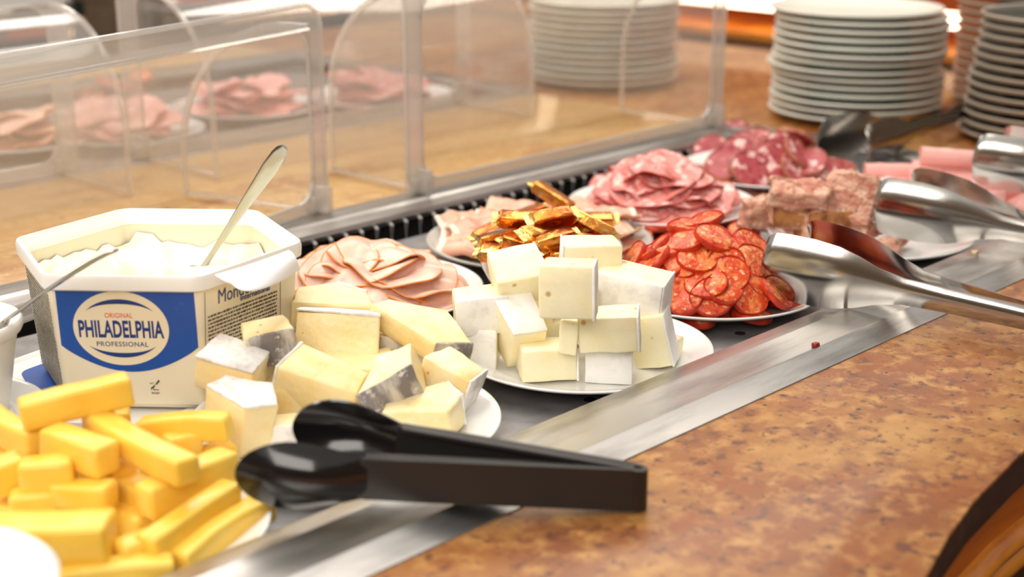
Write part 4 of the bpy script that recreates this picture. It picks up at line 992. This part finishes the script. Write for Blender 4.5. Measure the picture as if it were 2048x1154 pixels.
for k in range(14):
    a = k*2.4; r_ = .012+.035*random.random()
    spawn('chorizo_slice', 'orange-red sausage slice heaped in the far well', 'sausage slice', pose_n((p.x+r_*cos(a), p.y+r_*sin(a), FZ+.012+k*.0045), jn(Vector((0, 0, 1)), .35), a), CH[k % 5], 'sausage slices heaped in the far well')
plate((p.x, p.y), .10, 'small white plate under orange-red sausage in the far well', group=G_F)

# far buffet table with chrome chafing dishes
ZC2 = -.17
fc = W(530, 128, ZC2)
tb = put('far_counter', None); tag(tb, 'far wooden serving counter carrying the chrome chafing dishes', 'counter')
put('countertop', mesh(box(3.2, .8, .04, .006, c=(fc.x-1.2, fc.y+.22, ZC2-.02)), 'granite_lit'), tb)
put('front_panel', mesh(box(3.1, .05, .70, .003, c=(fc.x-1.2, fc.y-.12, ZC2-.39)), 'wood_dark'), tb)
def chafer(x, y, label):
    root = put('chafing_dish', None, None, T(x, y, ZC2)); tag(root, label, 'chafing dish', 'chrome roll-top chafing dishes')
    put('water_pan', mesh(box(.62, .40, .13, .012, c=(0, 0, .10)), 'chrome'), root)
    put('rim', mesh(box(.66, .44, .014, .005, c=(0, 0, .167)), 'chrome'), root)
    n_ = 18; sec = [(.20*cos(pi*k/n_), .172+.19*sin(pi*k/n_)) for k in range(n_+1)]
    put('dome', mesh(loft([[(sx_, y_, z_) for y_, z_ in sec] for sx_ in (-.31, .31)]), 'chrome', True, angle=35), root)
    put('handle', mesh(tube([(-.12, -.205, .20), (-.12, -.245, .205), (.12, -.245, .205), (.12, -.205, .20)], .009, 10), 'chrome'), root)
    for sx_ in (-1, 1):
        for sy_ in (-1, 1): put('leg', mesh(tube([(sx_*.28, sy_*.17, 0), (sx_*.28, sy_*.17, .045)], .012, 10), 'chrome'), root)
    put('hinge_knob', mesh(lathe([(0, .35), (.012, .35), (.014, .385), (.03, .39), (.032, .42), (.02, .425), (0, .425)], 24), 'chrome'), root)
chafer(fc.x+.02, fc.y+.22, 'chrome roll-top chafing dish seen over the clear cover with rounded ends')
c0 = W(30, 150, ZC2)
chafer(fc.x-.86, fc.y+.22, 'chrome roll-top chafing dish with a knob handle at the end of the far counter')
# painted column and dark cabinet between the chafing dishes
p = WY(190, 20, fc.y+.9)
spawn('cabinet', 'tall dark green cabinet behind the chafing dishes', 'cabinet', T(p.x, fc.y+1.1, ZF), [('body', mesh(box(.62, .5, 2.0, .01, c=(0, 0, 1.0)), 'dark_green')), ('side_post', mesh(box(.07, .5, 2.0, .008, c=(.345, -.01, 1.0)), 'red_paint'))])
# lit pass-through shelf on the right
p = W(1445, 95, 0.0); X0 = 3.05
hd_ = ray(1445, 60); t_ = (X0)/hd_.x; pp = CAM+hd_*t_
sh = put('heated_shelf', None, None, T(X0, pp.y, 0)); tag(sh, 'amber-lit wooden serving shelf glowing behind the plate stacks', 'shelf')
zc = pp.z
put('back_board', mesh(box(.04, 2.4, 1.1, .004, c=(.5, -.1, .35)), 'wood'), sh)
put('shelf_board', mesh(box(.5, 2.4, .04, .004, c=(.25, -.1, -.10)), 'wood_dark'), sh)
put('shelf_board', mesh(box(.5, 2.4, .03, .004, c=(.25, -.1, zc+.20)), 'wood'), sh)
put('shelf_board', mesh(box(.4, 2.4, .02, .004, c=(.28, -.1, zc-.02)), 'wood_light'), sh)
put('base_panel', mesh(box(.05, 2.4, .8, .004, c=(.30, -.1, -.52)), 'wood_dark'), sh)
put('lamp_strip', mesh(box(.03, 1.5, .035, .004, c=(.12, 0, zc+.06)), 'lamp_white'), sh)
put('lamp_strip', mesh(box(.03, 1.5, .03, .004, c=(.22, 0, zc-.045)), 'lamp_amber'), sh)
